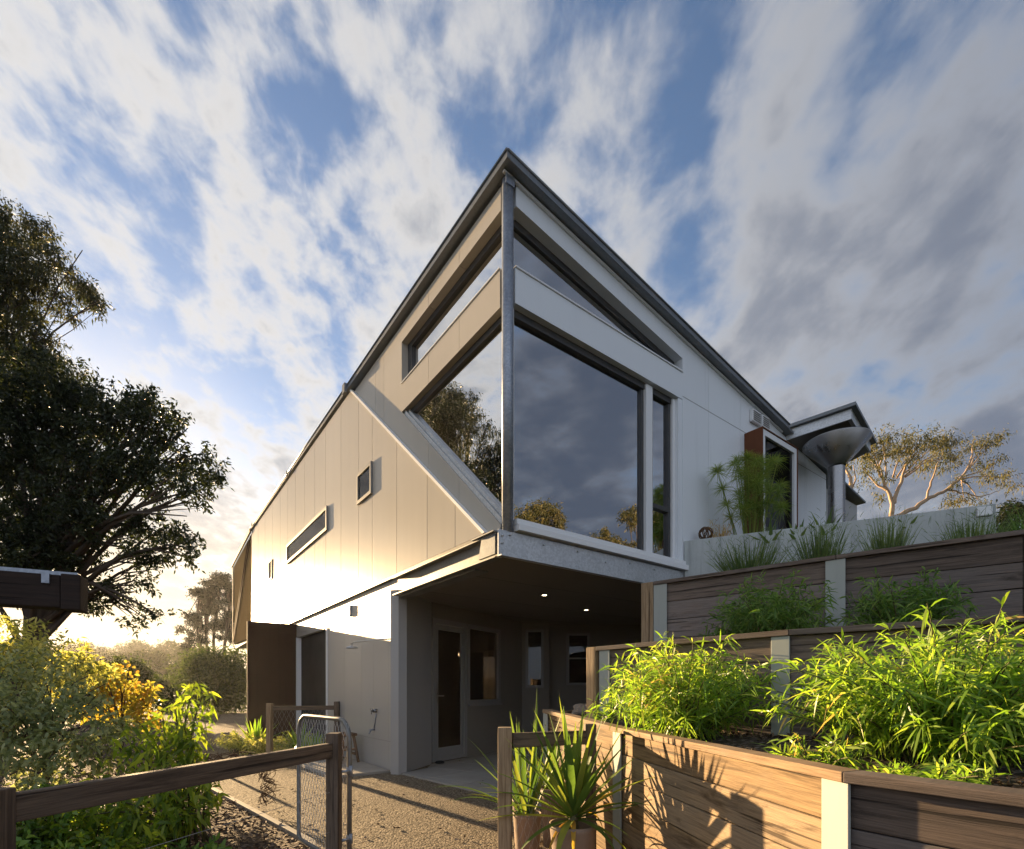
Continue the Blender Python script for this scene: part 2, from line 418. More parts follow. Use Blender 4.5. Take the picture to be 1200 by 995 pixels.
class MB:
    """collects shapes; build() links them as ONE mesh object"""
    def __init__(s):
        s.v = []; s.f = []; s.uv = []; s.nv = 0; s.smooth = []

    def add(s, verts, faces, uvs=None, smooth=False):
        verts = np.asarray(verts, float).reshape(-1, 3)
        b = s.nv
        s.v.append(verts); s.nv += len(verts)
        for i, fc in enumerate(faces):
            s.f.append([b + j for j in fc])
            s.uv.append(uvs[i] if uvs is not None else [(0, 0)] * len(fc))
            s.smooth.append(smooth)
        return s

    def box(s, o, ax, ay, az):
        """box from corner o with edge vectors; ax is the long (grain) axis"""
        o, ax, ay, az = (np.asarray(q, float) for q in (o, ax, ay, az))
        if np.dot(np.cross(ax, ay), az) < 0:
            o, ay = o + ay, -ay
        vs = [o, o + ax, o + ax + ay, o + ay, o + az, o + ax + az, o + ax + ay + az, o + ay + az]
        lx, ly, lz = (np.linalg.norm(q) for q in (ax, ay, az))
        ls = [(0, 0, 0), (lx, 0, 0), (lx, ly, 0), (0, ly, 0), (0, 0, lz), (lx, 0, lz), (lx, ly, lz), (0, ly, lz)]
        fs = [(0, 3, 2, 1), (4, 5, 6, 7), (0, 1, 5, 4), (1, 2, 6, 5), (2, 3, 7, 6), (3, 0, 4, 7)]
        uvs = [[(ls[i][0], ls[i][1] + ls[i][2]) for i in f] for f in fs]
        return s.add(vs, fs, uvs)

    def beam(s, p0, p1, w, h, up=(0, 0, 1)):
        """bar from p0 to p1, w across, h along up, centred"""
        p0, p1 = np.asarray(p0, float), np.asarray(p1, float)
        ax = p1 - p0
        side = nrm(np.cross(ax, up)); u = nrm(np.cross(side, ax))
        return s.box(p0 - side * w / 2 - u * h / 2, ax, side * w, u * h)

    def prism(s, pts, off):
        """polygon extruded by vector off"""
        p = np.asarray(pts, float); off = np.asarray(off, float); n = len(p)
        nv = np.zeros(3)
        for i in range(n):
            nv += np.cross(p[i] - p[0], p[(i + 1) % n] - p[0])
        if np.dot(nv, off) > 0:
            p = p[::-1]
        vs = np.vstack([p, p + off])
        fs = [list(range(n)), list(range(2 * n - 1, n - 1, -1))]
        for i in range(n):
            j = (i + 1) % n
            fs.append([j, i, n + i, n + j])
        base = p[0]; e = nrm(p[1] - p[0])
        uvs = [[(float(np.dot(vs[i] - base, e)), float(vs[i][2])) for i in f] for f in fs]
        return s.add(vs, fs, uvs)

    def tube(s, pts, r, n=8, cap=True):
        pts = np.asarray(pts, float); k = len(pts)
        r = np.full(k, r) if np.isscalar(r) else np.asarray(r, float)
        vs = []; ref = None
        for i in range(k):
            t = nrm(pts[min(i + 1, k - 1)] - pts[max(i - 1, 0)])
            if ref is None:
                ref = nrm(np.cross(t, (0.31, 0.17, 0.93) if abs(t[2]) < 0.9 else (1, 0.1, 0)))
            a = nrm(ref - t * np.dot(ref, t)); b = np.cross(t, a); ref = a
            for j in range(n):
                th = 2 * math.pi * j / n
                vs.append(pts[i] + r[i] * (math.cos(th) * a + math.sin(th) * b))
        fs = []; uvs = []
        for i in range(k - 1):
            for j in range(n):
                j2 = (j + 1) % n
                fs.append([i * n + j, i * n + j2, (i + 1) * n + j2, (i + 1) * n + j])
                uvs.append([(i, j / n), (i, (j + 1) / n), (i + 1, (j + 1) / n), (i + 1, j / n)])
        if cap:
            fs += [list(range(n - 1, -1, -1)), [(k - 1) * n + j for j in range(n)]]
            uvs += [[(0, 0)] * n, [(0, 0)] * n]
        return s.add(vs, fs, uvs, smooth=n > 4)

    def lathe(s, prof, c, n=32):
        """profile [(radius, z)] turned about the vertical through c"""
        vs = []
        for r, z in prof:
            for j in range(n):
                th = 2 * math.pi * j / n
                vs.append((c[0] + r * math.cos(th), c[1] + r * math.sin(th), c[2] + z))
        fs = []
        for i in range(len(prof) - 1):
            for j in range(n):
                j2 = (j + 1) % n
                fs.append([i * n + j, i * n + j2, (i + 1) * n + j2, (i + 1) * n + j])
        return s.add(vs, fs, None, smooth=True)

    def build(s, name, mat, parent=None, bevel=0.0, loc=None):
        me = bpy.data.meshes.new(name)
        V = np.vstack(s.v)
        if loc is not None:
            V = V - np.asarray(loc, float)
        me.from_pydata(V.tolist(), [], s.f)
        uvl = me.uv_layers.new(name='UVMap')
        uvl.data.foreach_set('uv', np.array([c for f in s.uv for q in f for c in q], dtype=np.float32))
        me.polygons.foreach_set('use_smooth', s.smooth)
        me.update()
        me.materials.append(mat)
        o = bpy.data.objects.new(name, me)
        COL.objects.link(o)
        if loc is not None:
            o.location = loc
        if parent is not None:
            o.parent = parent
            if loc is None:
                o.location = -wl(parent)
            else:
                o.location = Vector(loc) - wl(parent)
        if bevel:
            md = o.modifiers.new('bevel', 'BEVEL')
            md.width = bevel; md.segments = 2; md.limit_method = 'ANGLE'
        return o


def fast_mesh(name, V, quads, mat, parent=None, tris=None, smooth=False):
    """big leaf meshes straight from numpy arrays"""
    me = bpy.data.meshes.new(name)
    V = np.asarray(V, np.float32)
    if parent is not None:
        V = V - np.asarray(wl(parent), np.float32)
    loops = [np.asarray(q, np.int32) for q in (quads, tris) if q is not None and len(q)]
    starts = []; tot = 0; li = []
    for q in loops:
        k = q.shape[1]
        starts.append(tot + k * np.arange(len(q), dtype=np.int32)); tot += q.size
        li.append(q.ravel())
    li = np.concatenate(li); st = np.concatenate(starts)
    me.vertices.add(len(V)); me.vertices.foreach_set('co', V.ravel())
    me.loops.add(len(li)); me.loops.foreach_set('vertex_index', li)
    me.polygons.add(len(st)); me.polygons.foreach_set('loop_start', st.astype(np.int32))
    me.update(calc_edges=True); me.validate()
    me.materials.append(mat)
    o = bpy.data.objects.new(name, me)
    COL.objects.link(o)
    if parent is not None:
        o.parent = parent
    return o


def rand_dirs(n, zbias=0.0):
    v = rng.normal(size=(n, 3)); v[:, 2] += zbias
    return v / np.linalg.norm(v, axis=1, keepdims=True)


def unit(a):
    return a / (np.linalg.norm(a, axis=1, keepdims=True) + 1e-9)


def leaf_arrays(P, D, L, W, droop=0.0, detail=True):
    """leaves at P pointing along D; 6-vert blades (detail) or 4-vert diamonds"""
    n = len(P); L = np.broadcast_to(L, (n,))[:, None]; W = np.broadcast_to(W, (n,))[:, None]
    ref = rand_dirs(n)
    S = unit(np.cross(D, ref)); N = np.cross(S, D)
    dz = np.zeros((n, 3)); dz[:, 2] = 1
    if detail:
        m1 = P + D * L * 0.33 + N * W * 0.12
        m2 = P + D * L * 0.70 - dz * L * droop * 0.4 + N * W * 0.1
        tip = P + D * L - dz * L * droop
        V = np.stack([P, m1 - S * W * .5, m1 + S * W * .5, m2 - S * W * .38, m2 + S * W * .38, tip], 1).reshape(-1, 3)
        b = 6 * np.arange(n)[:, None]
        return V, b + np.array([[1, 3, 4, 2]]), np.vstack([b + np.array([[0, 1, 2]]), b + np.array([[3, 5, 4]])])
    m = P + D * L * 0.45
    tip = P + D * L - dz * L * droop
    V = np.stack([P, m - S * W * .5, tip, m + S * W * .5], 1).reshape(-1, 3)
    b = 4 * np.arange(n)[:, None]
    return V, b + np.array([[0, 1, 2, 3]]), None


def leaf_obj(name, parts, mat, parent=None):
    """parts: list of (V, quads, tris)"""
    Vs = []; Q = []; T = []; b = 0
    for V, q, t in parts:
        Vs.append(V); Q.append(q + b)
        if t is not None:
            T.append(t + b)
        b += len(V)
    return fast_mesh(name, np.vstack(Vs), np.vstack(Q), mat, parent, np.vstack(T) if T else None)


def blade(mb, p, d, L, w, droop, seg=7, fold=0.18, up=(0, 0, 1)):
    """strap leaf: V-folded strip that bends down along its length"""
    p = np.asarray(p, float); d = nrm(d)
    pts = []; cur = p.copy(); dd = d.copy()
    for i in range(seg + 1):
        pts.append(cur.copy())
        dd = nrm(dd - np.array([0, 0, droop / seg]) * (0.4 + 1.6 * i / seg))
        cur = cur + dd * L / seg
    pts = np.array(pts)
    s0 = np.cross(d, up)
    if np.linalg.norm(s0) < 0.05:
        s0 = np.array([math.cos(L * 99), math.sin(L * 99), 0])
    s0 = nrm(s0); vs = []
    for i in range(seg + 1):
        t = nrm(pts[min(i + 1, seg)] - pts[max(i - 1, 0)])
        nn = nrm(np.cross(s0, t)); f = i / seg
        ww = w * (0.72 + 0.28 * math.sin(min(f * 2.2, 1) * math.pi / 2)) * (1 - max(0, (f - 0.35) / 0.65) ** 1.6) * 0.5 + 0.0005
        vs += [pts[i] - s0 * ww + nn * ww * fold * 2, pts[i], pts[i] + s0 * ww + nn * ww * fold * 2]
    fs = []
    for i in range(seg):
        for k in (0, 1):
            a = i * 3 + k
            fs.append([a, a + 1, a + 4, a + 3])
    mb.add(vs, fs, None, smooth=True)


# ------------------------------------------------------------------ object helpers
def tag(o, label=None, cat=None, group=None, kind=None):
    for k, v in (('label', label), ('category', cat), ('group', group), ('kind', kind)):
        if v:
            o[k] = v
    return o


def thing(name, label, cat, loc=(0, 0, 0), group=None):
    o = bpy.data.objects.new(name, None)
    o.empty_display_size = 0.2
    COL.objects.link(o)
    o.location = loc
    return tag(o, label, cat, group)


def struct(name, mb, mat, bevel=0.0):
    return tag(mb.build(name, mat, None, bevel), kind='structure')


def at(x, y, Y):
    """world point that the photograph shows at pixel (x, y) when it stands Y metres ahead"""
    return np.array([(x - 600) / F * Y, Y, H + (HOR - y) / F * Y])


# house frame: C the street corner, RR along the north face, LL along the west face
AZ = math.atan(435 / F)
LL = np.array([-math.sin(AZ), math.cos(AZ), 0.0])
RR = np.array([math.cos(AZ), math.sin(AZ), 0.0])
UP = np.array([0, 0, 1.0])
C0 = np.array([-0.0486, 4.745, 0.0])


def W(r, l, z):
    return C0 + r * RR + l * LL + z * UP


def l_at(x):                                   # distance along the west face seen at column x
    k = (x - 600) / F
    return (k * C0[1] - C0[0]) / (LL[0] - k * LL[1])


def r_at(x):
    k = (x - 600) / F
    return (k * C0[1] - C0[0]) / (RR[0] - k * RR[1])


def z_on(x, y, p):                             # height seen at (x, y) at the depth of p
    return H + (HOR - y) / F * p[1]


def clip(poly, lo, hi):
    """convex polygon [(a, z)] cut to lo <= a <= hi"""
    for sgn, lim in ((1, lo), (-1, hi)):
        out = []
        for i in range(len(poly)):
            a, b = poly[i], poly[(i + 1) % len(poly)]
            ia, ib = sgn * (a[0] - lim) >= 0, sgn * (b[0] - lim) >= 0
            if ia:
                out.append(a)
            if ia != ib:
                k = (lim - a[0]) / (b[0] - a[0])
                out.append((lim, a[1] + k * (b[1] - a[1])))
        poly = out
        if not poly:
            return []
    return poly


def panels(mb, poly, joints, place, off, gap=0.006):
    """a wall polygon split into sheets with fine open joints"""
    lo = min(p[0] for p in poly); hi = max(p[0] for p in poly)
    js = [lo - 1] + [j for j in joints if lo < j < hi] + [hi + 1]
    for a, b in zip(js[:-1], js[1:]):
        q = clip(poly, a + gap / 2, b - gap / 2)
        if len(q) >= 3:
            mb.prism([place(u, z) for u, z in q], off)

# ================================================================== SETTING
def sheet(name, pts, z, mat):
    mb = MB()
    mb.add([(x, y, z) for x, y in pts], [list(range(len(pts)))])
    o = struct(name, mb, mat)
    if o.data.polygons[0].normal.z < 0:
        o.data.flip_normals()
    return o


def arc(n, r, a0, a1, c=(0, 0)):
    return [(c[0] + r * math.cos(a0 + (a1 - a0) * i / n), c[1] + r * math.sin(a0 + (a1 - a0) * i / n)) for i in range(n + 1)]


sheet('ground', arc(48, 900, 0, 2 * math.pi)[:-1], -0.02, M['grass'])
sheet('gravel_driveway', [(3.2, -4), (3.2, 10.4), (-2.5, 13), (-8.5, 26.5), (-14.5, 26.5), (-12.5, 20), (-9.5, 13), (-5.2, 8.2), (-6, -4)], 0.0, M['gravel'])
sheet('road', [(-26, 25.2), (14, 31), (14, 37), (-34, 31.5)], 0.02, M['asphalt'])
sheet('garden_bed', [(-0.95, 2.6), (-1.12, 3.15), (-1.46, 3.65), (-3.5, 5.75), (-5.0, 7.6), (-7.5, 11.0), (-9.8, 16.5), (-12.8, 22), (-16, 22), (-16, -3), (-0.95, -3)], 0.012, M['mulch'])
sheet('house_bed', [tuple(W(-0.10, 4.85, 0)[:2]), tuple(W(-0.10, 7.9, 0)[:2]), tuple(W(-0.95, 8.6, 0)[:2]), tuple(W(-1.5, 8.2, 0)[:2]), tuple(W(-1.35, 6.3, 0)[:2]), tuple(W(-1.1, 4.85, 0)[:2])], 0.012, M['mulch'])

# paved floor of the undercroft and the shower slab: separate pavers with open joints
P0 = at(467, 908, H * F / (908 - HOR)); P0[2] = 0
D0 = np.array([-1.24, 7.70, 0]); D1 = np.array([0.20, 9.97, 0]); D2 = np.array([0.745, 10.02, 0])
mb = MB()
e1 = nrm(D1 - D0); e2 = np.array([e1[1], -e1[0], 0])
for i in range(-3, 8):
    for j in range(0, 9):
        o = P0 + e1 * (i * 0.62) + e2 * (j * 0.62 + 0.02) + UP * -0.05
        c = o + e1 * 0.3 + e2 * 0.3
        if c[0] > 1.0 - (c[1] - 5.0) * 0.07 or c[1] > 10.0:
            continue
        quad = [o, o + e1 * 0.612, o + e1 * 0.612 + e2 * 0.612, o + e2 * 0.612]
        ek = lambda q: (q[0] - P0[0]) * 0.73 + (q[1] - P0[1]) * 0.68 - 0.04      # straight gravel edge running out from the corner
        cut = []
        for a_, b_ in zip(quad, quad[1:] + quad[:1]):
            ka, kb = ek(a_), ek(b_)
            if ka >= 0:
                cut.append(a_)
            if (ka >= 0) != (kb >= 0):
                cut.append(a_ + (b_ - a_) * ka / (ka - kb))
        if len(cut) > 2:
            mb.prism(cut, UP * 0.072)
struct('paving', mb, M['paver'], 0.004)
sheet('concrete_base', [tuple(P0[:2] + e1[:2] * 0.1 + e2[:2] * 0.3), tuple(D0[:2]), tuple(D1[:2]), (2.6, 10.2), (2.4, 6.6), (0.9, 6.0)], 0.006, M['slab'])
mb = MB()
mb.box(W(-0.86, 2.72, -0.02), LL * 1.55, RR * 0.84, UP * 0.055)
struct('shower_slab', mb, M['slab'], 0.006)
mb = MB()
edge = [(-1.30, 3.30), (-1.46, 3.65), (-2.4, 4.62), (-3.5, 5.75), (-5.0, 7.6)]
for a, b in zip(edge[:-1], edge[1:]):
    mb.beam((*a, 0.012), (*b, 0.012), 0.05, 0.075)
struct('bed_edging', mb, M['slab'], 0.005)

# far hills
mb = MB()
nx, ny = 70, 10
ang = np.linspace(RAD(62), RAD(185), nx)
vs = []
for j in range(ny):
    rr = 95 + 42 * j
    for i, a in enumerate(ang):
        hh = (0.0 if j == 0 else 1.0) * (2.0 + 1.35 * j) * (0.75 + 0.35 * math.sin(a * 5.3 + 1) + 0.2 * math.sin(a * 13 + j * .7))
        vs.append((rr * math.cos(a), rr * math.sin(a), max(-0.3, hh) - 0.05))
fs = [[j * nx + i, j * nx + i + 1, (j + 1) * nx + i + 1, (j + 1) * nx + i] for j in range(ny - 1) for i in range(nx - 1)]
mb.add(vs, fs, None, True)
struct('hills', mb, M['hill'])

# rising ground behind the terraces
T3 = [np.array(q) * 0.85 for q in ((1.60, 5.63), (2.93, 4.52), (3.89, 3.80), (5.4, 2.75))]
T2 = [np.array(q) * 0.62 for q in ((1.074, 6.29), (2.50, 4.50), (3.69, 3.60), (5.2, 2.45))]
T1 = [np.array(q) for q in ((0.29, 4.45), (0.688, 3.174), (0.99, 1.476), (1.21, 1.16), (1.61, 0.59))]
Z1, Z2, Z3 = 0.908, 1.483, 2.18


def back(line, d):
    """polyline shifted to its right-hand/back side"""
    out = []
    for i, p in enumerate(line):
        a = line[max(i - 1, 0)]; b = line[min(i + 1, len(line) - 1)]
        t = (b - a) / np.linalg.norm(b - a)
        out.append(p + np.array([-t[1], t[0]]) * d)
    return out


def soil(name, front, rear, z0, z1, n=30, m=8):
    """bed surface between two walls, gently lumpy"""
    def samp(line, u):
        seg = [np.linalg.norm(b - a) for a, b in zip(line[:-1], line[1:])]
        tot = sum(seg); d = u * tot
        for a, b, sg in zip(line[:-1], line[1:], seg):
            if d <= sg + 1e-9:
                return a + (b - a) * d / sg
            d -= sg
        return line[-1]
    vs = []
    for i in range(n + 1):
        f, r = samp(front, i / n), samp(rear, i / n)
        for j in range(m + 1):
            q = f + (r - f) * j / m
            z = z0 + (z1 - z0) * j / m + 0.025 * math.sin(q[0] * 5 + q[1] * 3) * math.sin(math.pi * j / m)
            vs.append((q[0], q[1], z))
    fs = [[i * (m + 1) + j, (i + 1) * (m + 1) + j, (i + 1) * (m + 1) + j + 1, i * (m + 1) + j + 1] for i in range(n) for j in range(m)]
    mb = MB(); mb.add(vs, fs, None, True)
    o = struct(name, mb, M['soil'])
    if o.data.polygons[0].normal.z < 0:
        o.data.flip_normals()
    return o


soil('lower_terrace', back(T1, 0.05), back(T2, 0.0), Z1 - 0.09, Z1 - 0.02)
soil('middle_terrace', back(T2, 0.05), back(T3, 0.0), Z2 - 0.08, Z2 - 0.02)
PL0, PL1 = np.array([2.185, 6.404]), np.array([4.94, 5.10])
soil('upper_terrace', back(T3, 0.05), [PL0, PL1, np.array([7.5, 4.2]), np.array([9, 3.5])], Z3 - 0.06, Z3 + 0.1)
sheet('upper_ground', [(2.3, 6.45), (4.94, 5.25), (7.5, 4.2), (9, 3.5), (60, -20), (80, 60), (25, 60), (9, 26), (5.9, 9.2)], 2.42, M['grass'])

# ================================================================== HOUSE
house = thing('house', 'sharp cornered grey panel house cantilevered over an open undercroft', 'house', C0)


def part(mb, name, mat, parent=None, bevel=0.0, label=None):
    o = mb.build(name, mat, parent or house, bevel)
    if label:
        o['label'] = label
    return o


ZR = lambda r: 6.03 - 0.145 * r            # underside of the roof along the north face
# --- roof with its steel edge
mb = MB()
RL, RD = 18.6, 8.6
ov, of = 0.07, 0.11
cs = [(-ov, -of), (RD, -of), (RD, 13.4), (-ov, 13.4)]
mb.prism([W(r, l, ZR(r) + 0.012) for r, l in cs], UP * 0.035)
roof = part(mb, 'roof', M['roof'])
mb = MB()


def edge_channel(p, q, out):
    """open channel: web, top lip, bottom lip"""
    p, q, out = (np.asarray(v, float) for v in (p, q, out))
    ax = q - p
    mb.box(p + out * 0.0 + UP * .012, ax, out * 0.006, UP * 0.078)
    mb.box(p - out * 0.05 + UP * .012, ax, out * 0.049, UP * 0.006)
    mb.box(p - out * 0.05 + UP * 0.091, ax, out * 0.062, UP * 0.006)
    mb.tube([p + out * 0.010 + UP * 0.084, q + out * 0.010 + UP * 0.084], 0.012, 8)


edge_channel(W(-ov - .006, -of - .008, ZR(-ov)), W(-ov - .006, 13.4, ZR(-ov)), -RR)
edge_channel(W(-ov - .004, -of - .002, ZR(-ov)), W(5.42, -of - .002, ZR(5.42)), -LL)
mb.box(W(-ov - .012, 4.32, ZR(0) - 0.03), LL * 0.11, -RR * 0.05, UP * 0.15)
mb.box(W(-ov - .02, 8.4, ZR(0) + 0.0), LL * 0.04, -RR * 0.03, UP * 0.12)
mb.box(W(-ov - .02, 12.9, ZR(0) + 0.0), LL * 0.04, -RR * 0.03, UP * 0.13)
part(mb, 'roof_edge', M['roof'], roof)
mb = MB()
mb.prism([W(-0.05, -0.03, ZR(0) - 0.012), W(5.4, -0.03, ZR(5.4) - 0.012), W(5.4, -0.03, ZR(5.4) + 0.006), W(-0.05, -0.03, ZR(0) + 0.006)], LL * 0.028)
part(mb, 'flashing', M['white'], roof)

# --- west face, front bay (plane r = 0): fascia, band, panel strips round the raked window
placeL = lambda l, z: W(0, l, z)
T = 0.17
lz = l_at(470.7)
diag = lambda l: 2.735 + (4.845 - 2.735) * (l - 0.1) / (lz - 0.1)         # lower edge of the raked window
diag2 = lambda l: 2.70 + (6.03 - 2.70) * (l - 0.34) / (4.27 - 0.34)       # edge of the lapped rear cladding
jl = [0.75, 1.40, lz, 3.0, 3.45]
jl = [l_at(538), l_at(502), lz, l_at(450), l_at(440)]
mb = MB()
panels(mb, [(0.10, 5.775), (lz, 5.775), (lz, 6.0), (0.10, 6.0)], jl, placeL, RR * T)
panels(mb, [(lz, diag2(lz) - 0.06), (4.4, diag2(4.4) - 0.06), (4.4, 6.0), (lz, 6.0)], jl, placeL, RR * T)
panels(mb, [(0.10, 2.735), (0.16, 2.52), (0.36, 2.58), (lz, diag2(lz) - 0.06), (lz, 4.845)], jl, placeL, RR * T)
part(mb, 'front_cladding', M['panel'])
mb = MB()
panels(mb, [(0.115, 4.845), (lz, 4.845), (lz, 5.215), (0.115, 5.215)], jl, placeL, RR * T)
wband = part(mb, 'window_band', M['panel'])
mb = MB(); mb.box(W(-0.012, 0.115, 5.217), LL * (lz - 0.115), RR * (T + .01), UP * 0.012)
part(mb, 'flashing', M['white'], wband)

# --- west face, long rear cladding lapped over the front bay
joints = [l_at(x) for x in (538, 505, 469, 440, 424, 403, 385, 372, 360, 349, 340, 331, 322, 313, 305)]
mb = MB()
panels(mb, [(0.34, 2.70), (13.28, 2.70), (13.28, 6.0), (4.27, 6.0)], joints, lambda l, z: W(-0.05, l, z), RR * 0.036, 0.011)
rear = part(mb, 'rear_cladding', M['panel'])
mb = MB()
a, b = W(-0.062, 0.335, 2.70), W(-0.062, 4.27, 6.01)
mb.prism([a, b, b + LL * -0.045 + UP * .004, a + LL * -0.045 + UP * .004], RR * 0.058)
part(mb, 'edge_trim', M['white'], rear)
mb = MB()
mb.box(W(-0.05, 0.3, 2.66), LL * 12.98, RR * 0.10, UP * 0.037)
part(mb, 'shadow_gap', M['dframe'], rear)
# inner backing behind the open joints
mb = MB()
mb.box(W(-0.012, 4.45, 2.70), LL * 8.8, RR * 0.08, UP * 3.3)
part(mb, 'wall_backing', M['dframe'])

# --- far end: matt tan screen wall with a steel brace
ea = RAD(34.5); ED = np.array([-math.sin(ea), math.cos(ea), 0]); EN = np.array([-math.cos(ea), -math.sin(ea), 0])
E0 = W(-0.03, 13.30, 0)
mb = MB()
mb.prism([E0 + UP * 2.78, E0 + ED * 5.3 + UP * 2.95, E0 + ED * 5.3 + UP * 6.0, E0 + UP * 6.0], -EN * 0.1)
endw = part(mb, 'end_screen', M['tan'])
mb = MB()
mb.tube([E0 + EN * 0.03 + ED * 0.15 + UP * 5.9, E0 + EN * 0.03 + ED * 5.0 + UP * 3.05], 0.022, 6)
mb.tube([E0 + EN * 0.03 + ED * 0.75 + UP * 5.9, E0 + EN * 0.03 + ED * 5.2 + UP * 3.2], 0.018, 6)
mb.box(E0 + EN * 0.012 + ED * 5.25 + UP * 2.9, UP * 3.1, ED * 0.08, EN * 0.03)
mb.box(E0 + EN * 0.03 + UP * 5.98, ED * 5.4, EN * 0.05, UP * 0.12)
part(mb, 'brace', M['screen'], endw)
mb = MB()
mb.prism([W(0.05, 13.3, 6.02), W(0.05, 13.3, 6.02) + ED * 5.3, W(7, 13.3, 5.0) + ED * 5.3, W(7, 13.3, 5.0)], UP * 0.05)
mb.prism([W(0.05, 13.3, 2.78), W(0.05, 13.3, 2.78) + ED * 5.3, W(7, 13.3, 2.78) + ED * 5.3, W(7, 13.3, 2.78)], UP * 0.12)
part(mb, 'end_slab', M['panel'])

# --- small boxed windows on the west face
def boxed_window(x0, x1, ytop, ybot, d=0.035, fw=0.05):
    l0, l1 = l_at(x1), l_at(x0)            # l0 near, l1 far
    zt = z_on(x1, ytop, W(-0.1, l0, 0)); zb = z_on(x0, ybot, W(-0.1, l1, 0))
    o = W(-0.052, l0, zb); hz = zt - zb; ln = l1 - l0
    mb = MB()
    mb.box(o, LL * ln, -RR * d, UP * fw)
    mb.box(o + UP * (hz - fw), LL * ln, -RR * d, UP * fw)
    mb.box(o + UP * fw, UP * (hz - 2 * fw), LL * fw, -RR * d)
    mb.box(o + UP * fw + LL * (ln - fw), UP * (hz - 2 * fw), LL * fw, -RR * d)
    w = part(mb, 'window', M['gframe'], None, 0.003)
    mb = MB(); mb.box(o + UP * fw + LL * fw - RR * 0.010, LL * (ln - 2 * fw), -RR * 0.006, UP * (hz - 2 * fw))
    part(mb, 'pane', M['glass_dk'], w)
    mb = MB(); mb.box(o + UP * fw + LL * fw - RR * 0.001, LL * (ln - 2 * fw), -RR * 0.006, UP * (hz - 2 * fw))
    part(mb, 'dark_backing', M['black'], w)  # black sheet standing in for the dark room behind the pane
    return w


boxed_window(424, 441, 539.5, 591.5)
boxed_window(340, 388, 592, 661, 0.035, 0.06)
boxed_window(317.5, 321.5, 655, 681, 0.02, 0.03)

# --- north face (plane l = 0)
placeN = lambda r, z: W(r, 0, z)
rj = 2.78
FB = lambda r: 5.82 - 0.155 * r            # lower edge of the sloping fascia
mb = MB()
panels(mb, [(0.11, FB(.11)), (rj, FB(rj)), (rj, ZR(rj) - 0.012), (0.11, ZR(.11) - 0.012)], [], placeN, LL * T)
jn = [r_at(x) for x in (830, 868, 893, 918, 945)]
panels(mb, [(rj, 2.45), (7.07, 2.45), (7.07, ZR(7.07) - 0.012), (rj, ZR(rj) - 0.012)], jn, placeN, LL * T)
part(mb, 'north_cladding', M['panel_sky'])
mb = MB()                                   # fine horizontal joint shadow
mb.box(W(rj, -0.0015, 4.90), RR * 4.29, LL * 0.01, UP * 0.008)
part(mb, 'joint', M['gframe'])
mb = MB()
panels(mb, [(0.10, 4.865), (rj, 4.865), (rj, 5.205), (0.10, 5.205)], [], placeN, LL * T)
nband = part(mb, 'window_band', M['panel_sky'])
mb = MB(); mb.box(W(0.10, -0.014, 5.207), RR * (rj - 0.10), LL * (T + .01), UP * 0.014)
part(mb, 'flashing', M['white'], nband)

# --- clerestory and main windows
mb = MB()                                   # west clerestory frame
o = W(0.10, 0.1, 5.225)
mb.box(W(0.09, 0.1, 5.70), LL * (lz - 0.1), RR * 0.06, UP * 0.073)
mb.box(W(0.09, lz - 0.12, 5.23), UP * 0.47, LL * 0.118, RR * 0.06)
wc = part(mb, 'clerestory_window', M['dframe'])
mb = MB(); mb.box(W(0.12, 0.09, 5.22), LL * (lz - 0.1), RR * 0.008, UP * 0.52); part(mb, 'pane', M['glass_left'], wc)

mb = MB()                                   # raked west window frame: head dark, rake pale
mb.box(W(0.07, 0.1, 4.775), LL * (lz - 0.18), RR * 0.06, UP * 0.069)
ww = part(mb, 'raked_window', M['dframe'])
mb = MB()
e = nrm(W(0, lz, 4.845) - W(0, 0.1, 2.735)); n_in = nrm(np.cross(RR, e)); n_in = n_in if n_in[2] > 0 else -n_in
mb.box(W(0.02, 0.12, 2.755), e * 3.02, RR * 0.11, n_in * 0.045)
mb.box(W(0.045, 0.13, 2.765) + n_in * 0.046, e * 2.96, RR * 0.07, n_in * 0.035)
part(mb, 'rake_sill', M['galv'], ww)
mb = MB(); mb.prism([W(0.10, 0.09, 2.78), W(0.10, lz - 0.05, 4.80), W(0.10, 0.09, 4.80)], RR * 0.008)
part(mb, 'pane', M['glass_left'], ww)

mb = MB()                                   # north clerestory
hd = [(0.1, FB(.1) - .075), (rj - .02, FB(rj) - .075), (rj - .02, FB(rj)), (0.1, FB(.1))]
mb.prism([W(r, 0.11, z) for r, z in hd], LL * 0.05)
nc = part(mb, 'clerestory_window', M['dframe'])
mb = MB(); mb.prism([W(r, 0.13, z) for r, z in [(0.09, 5.21), (rj, 5.21), (rj, FB(rj) - .02), (0.09, FB(.09) - .02)]], LL * 0.008)
part(mb, 'pane', M['glass'], nc)

rm = r_at(761); rs = r_at(766); re = r_at(792)
mb = MB()                                   # main north window
mb.box(W(0.10, 0.07, 4.79), RR * (rj - 0.12), LL * 0.07, UP * 0.073)
mb.box(W(rs + 0.05, 0.075, 3.40), RR * (re - rs - 0.08), LL * 0.05, UP * 0.05)
mb.box(W(rm - 0.05, 0.085, 2.80), UP * 1.98, RR * 0.048, LL * 0.05)
mb.box(W(rs + 0.045, 0.078, 2.80), UP * 1.98, RR * 0.04, LL * 0.05)
mb.box(W(re - 0.05, 0.078, 2.80), UP * 1.98, RR * 0.045, LL * 0.05)
nw = part(mb, 'corner_window', M['dframe'])
mb = MB()
mb.box(W(rm, 0.045, 2.79), UP * 2.06, RR * (rs - rm + 0.04), LL * 0.11)
mb.box(W(re, 0.045, 2.79), UP * 2.06, RR * 0.055, LL * 0.11)
mb.box(W(0.09, 0.045, 2.79), UP * 2.06, RR * 0.03, LL * 0.11)
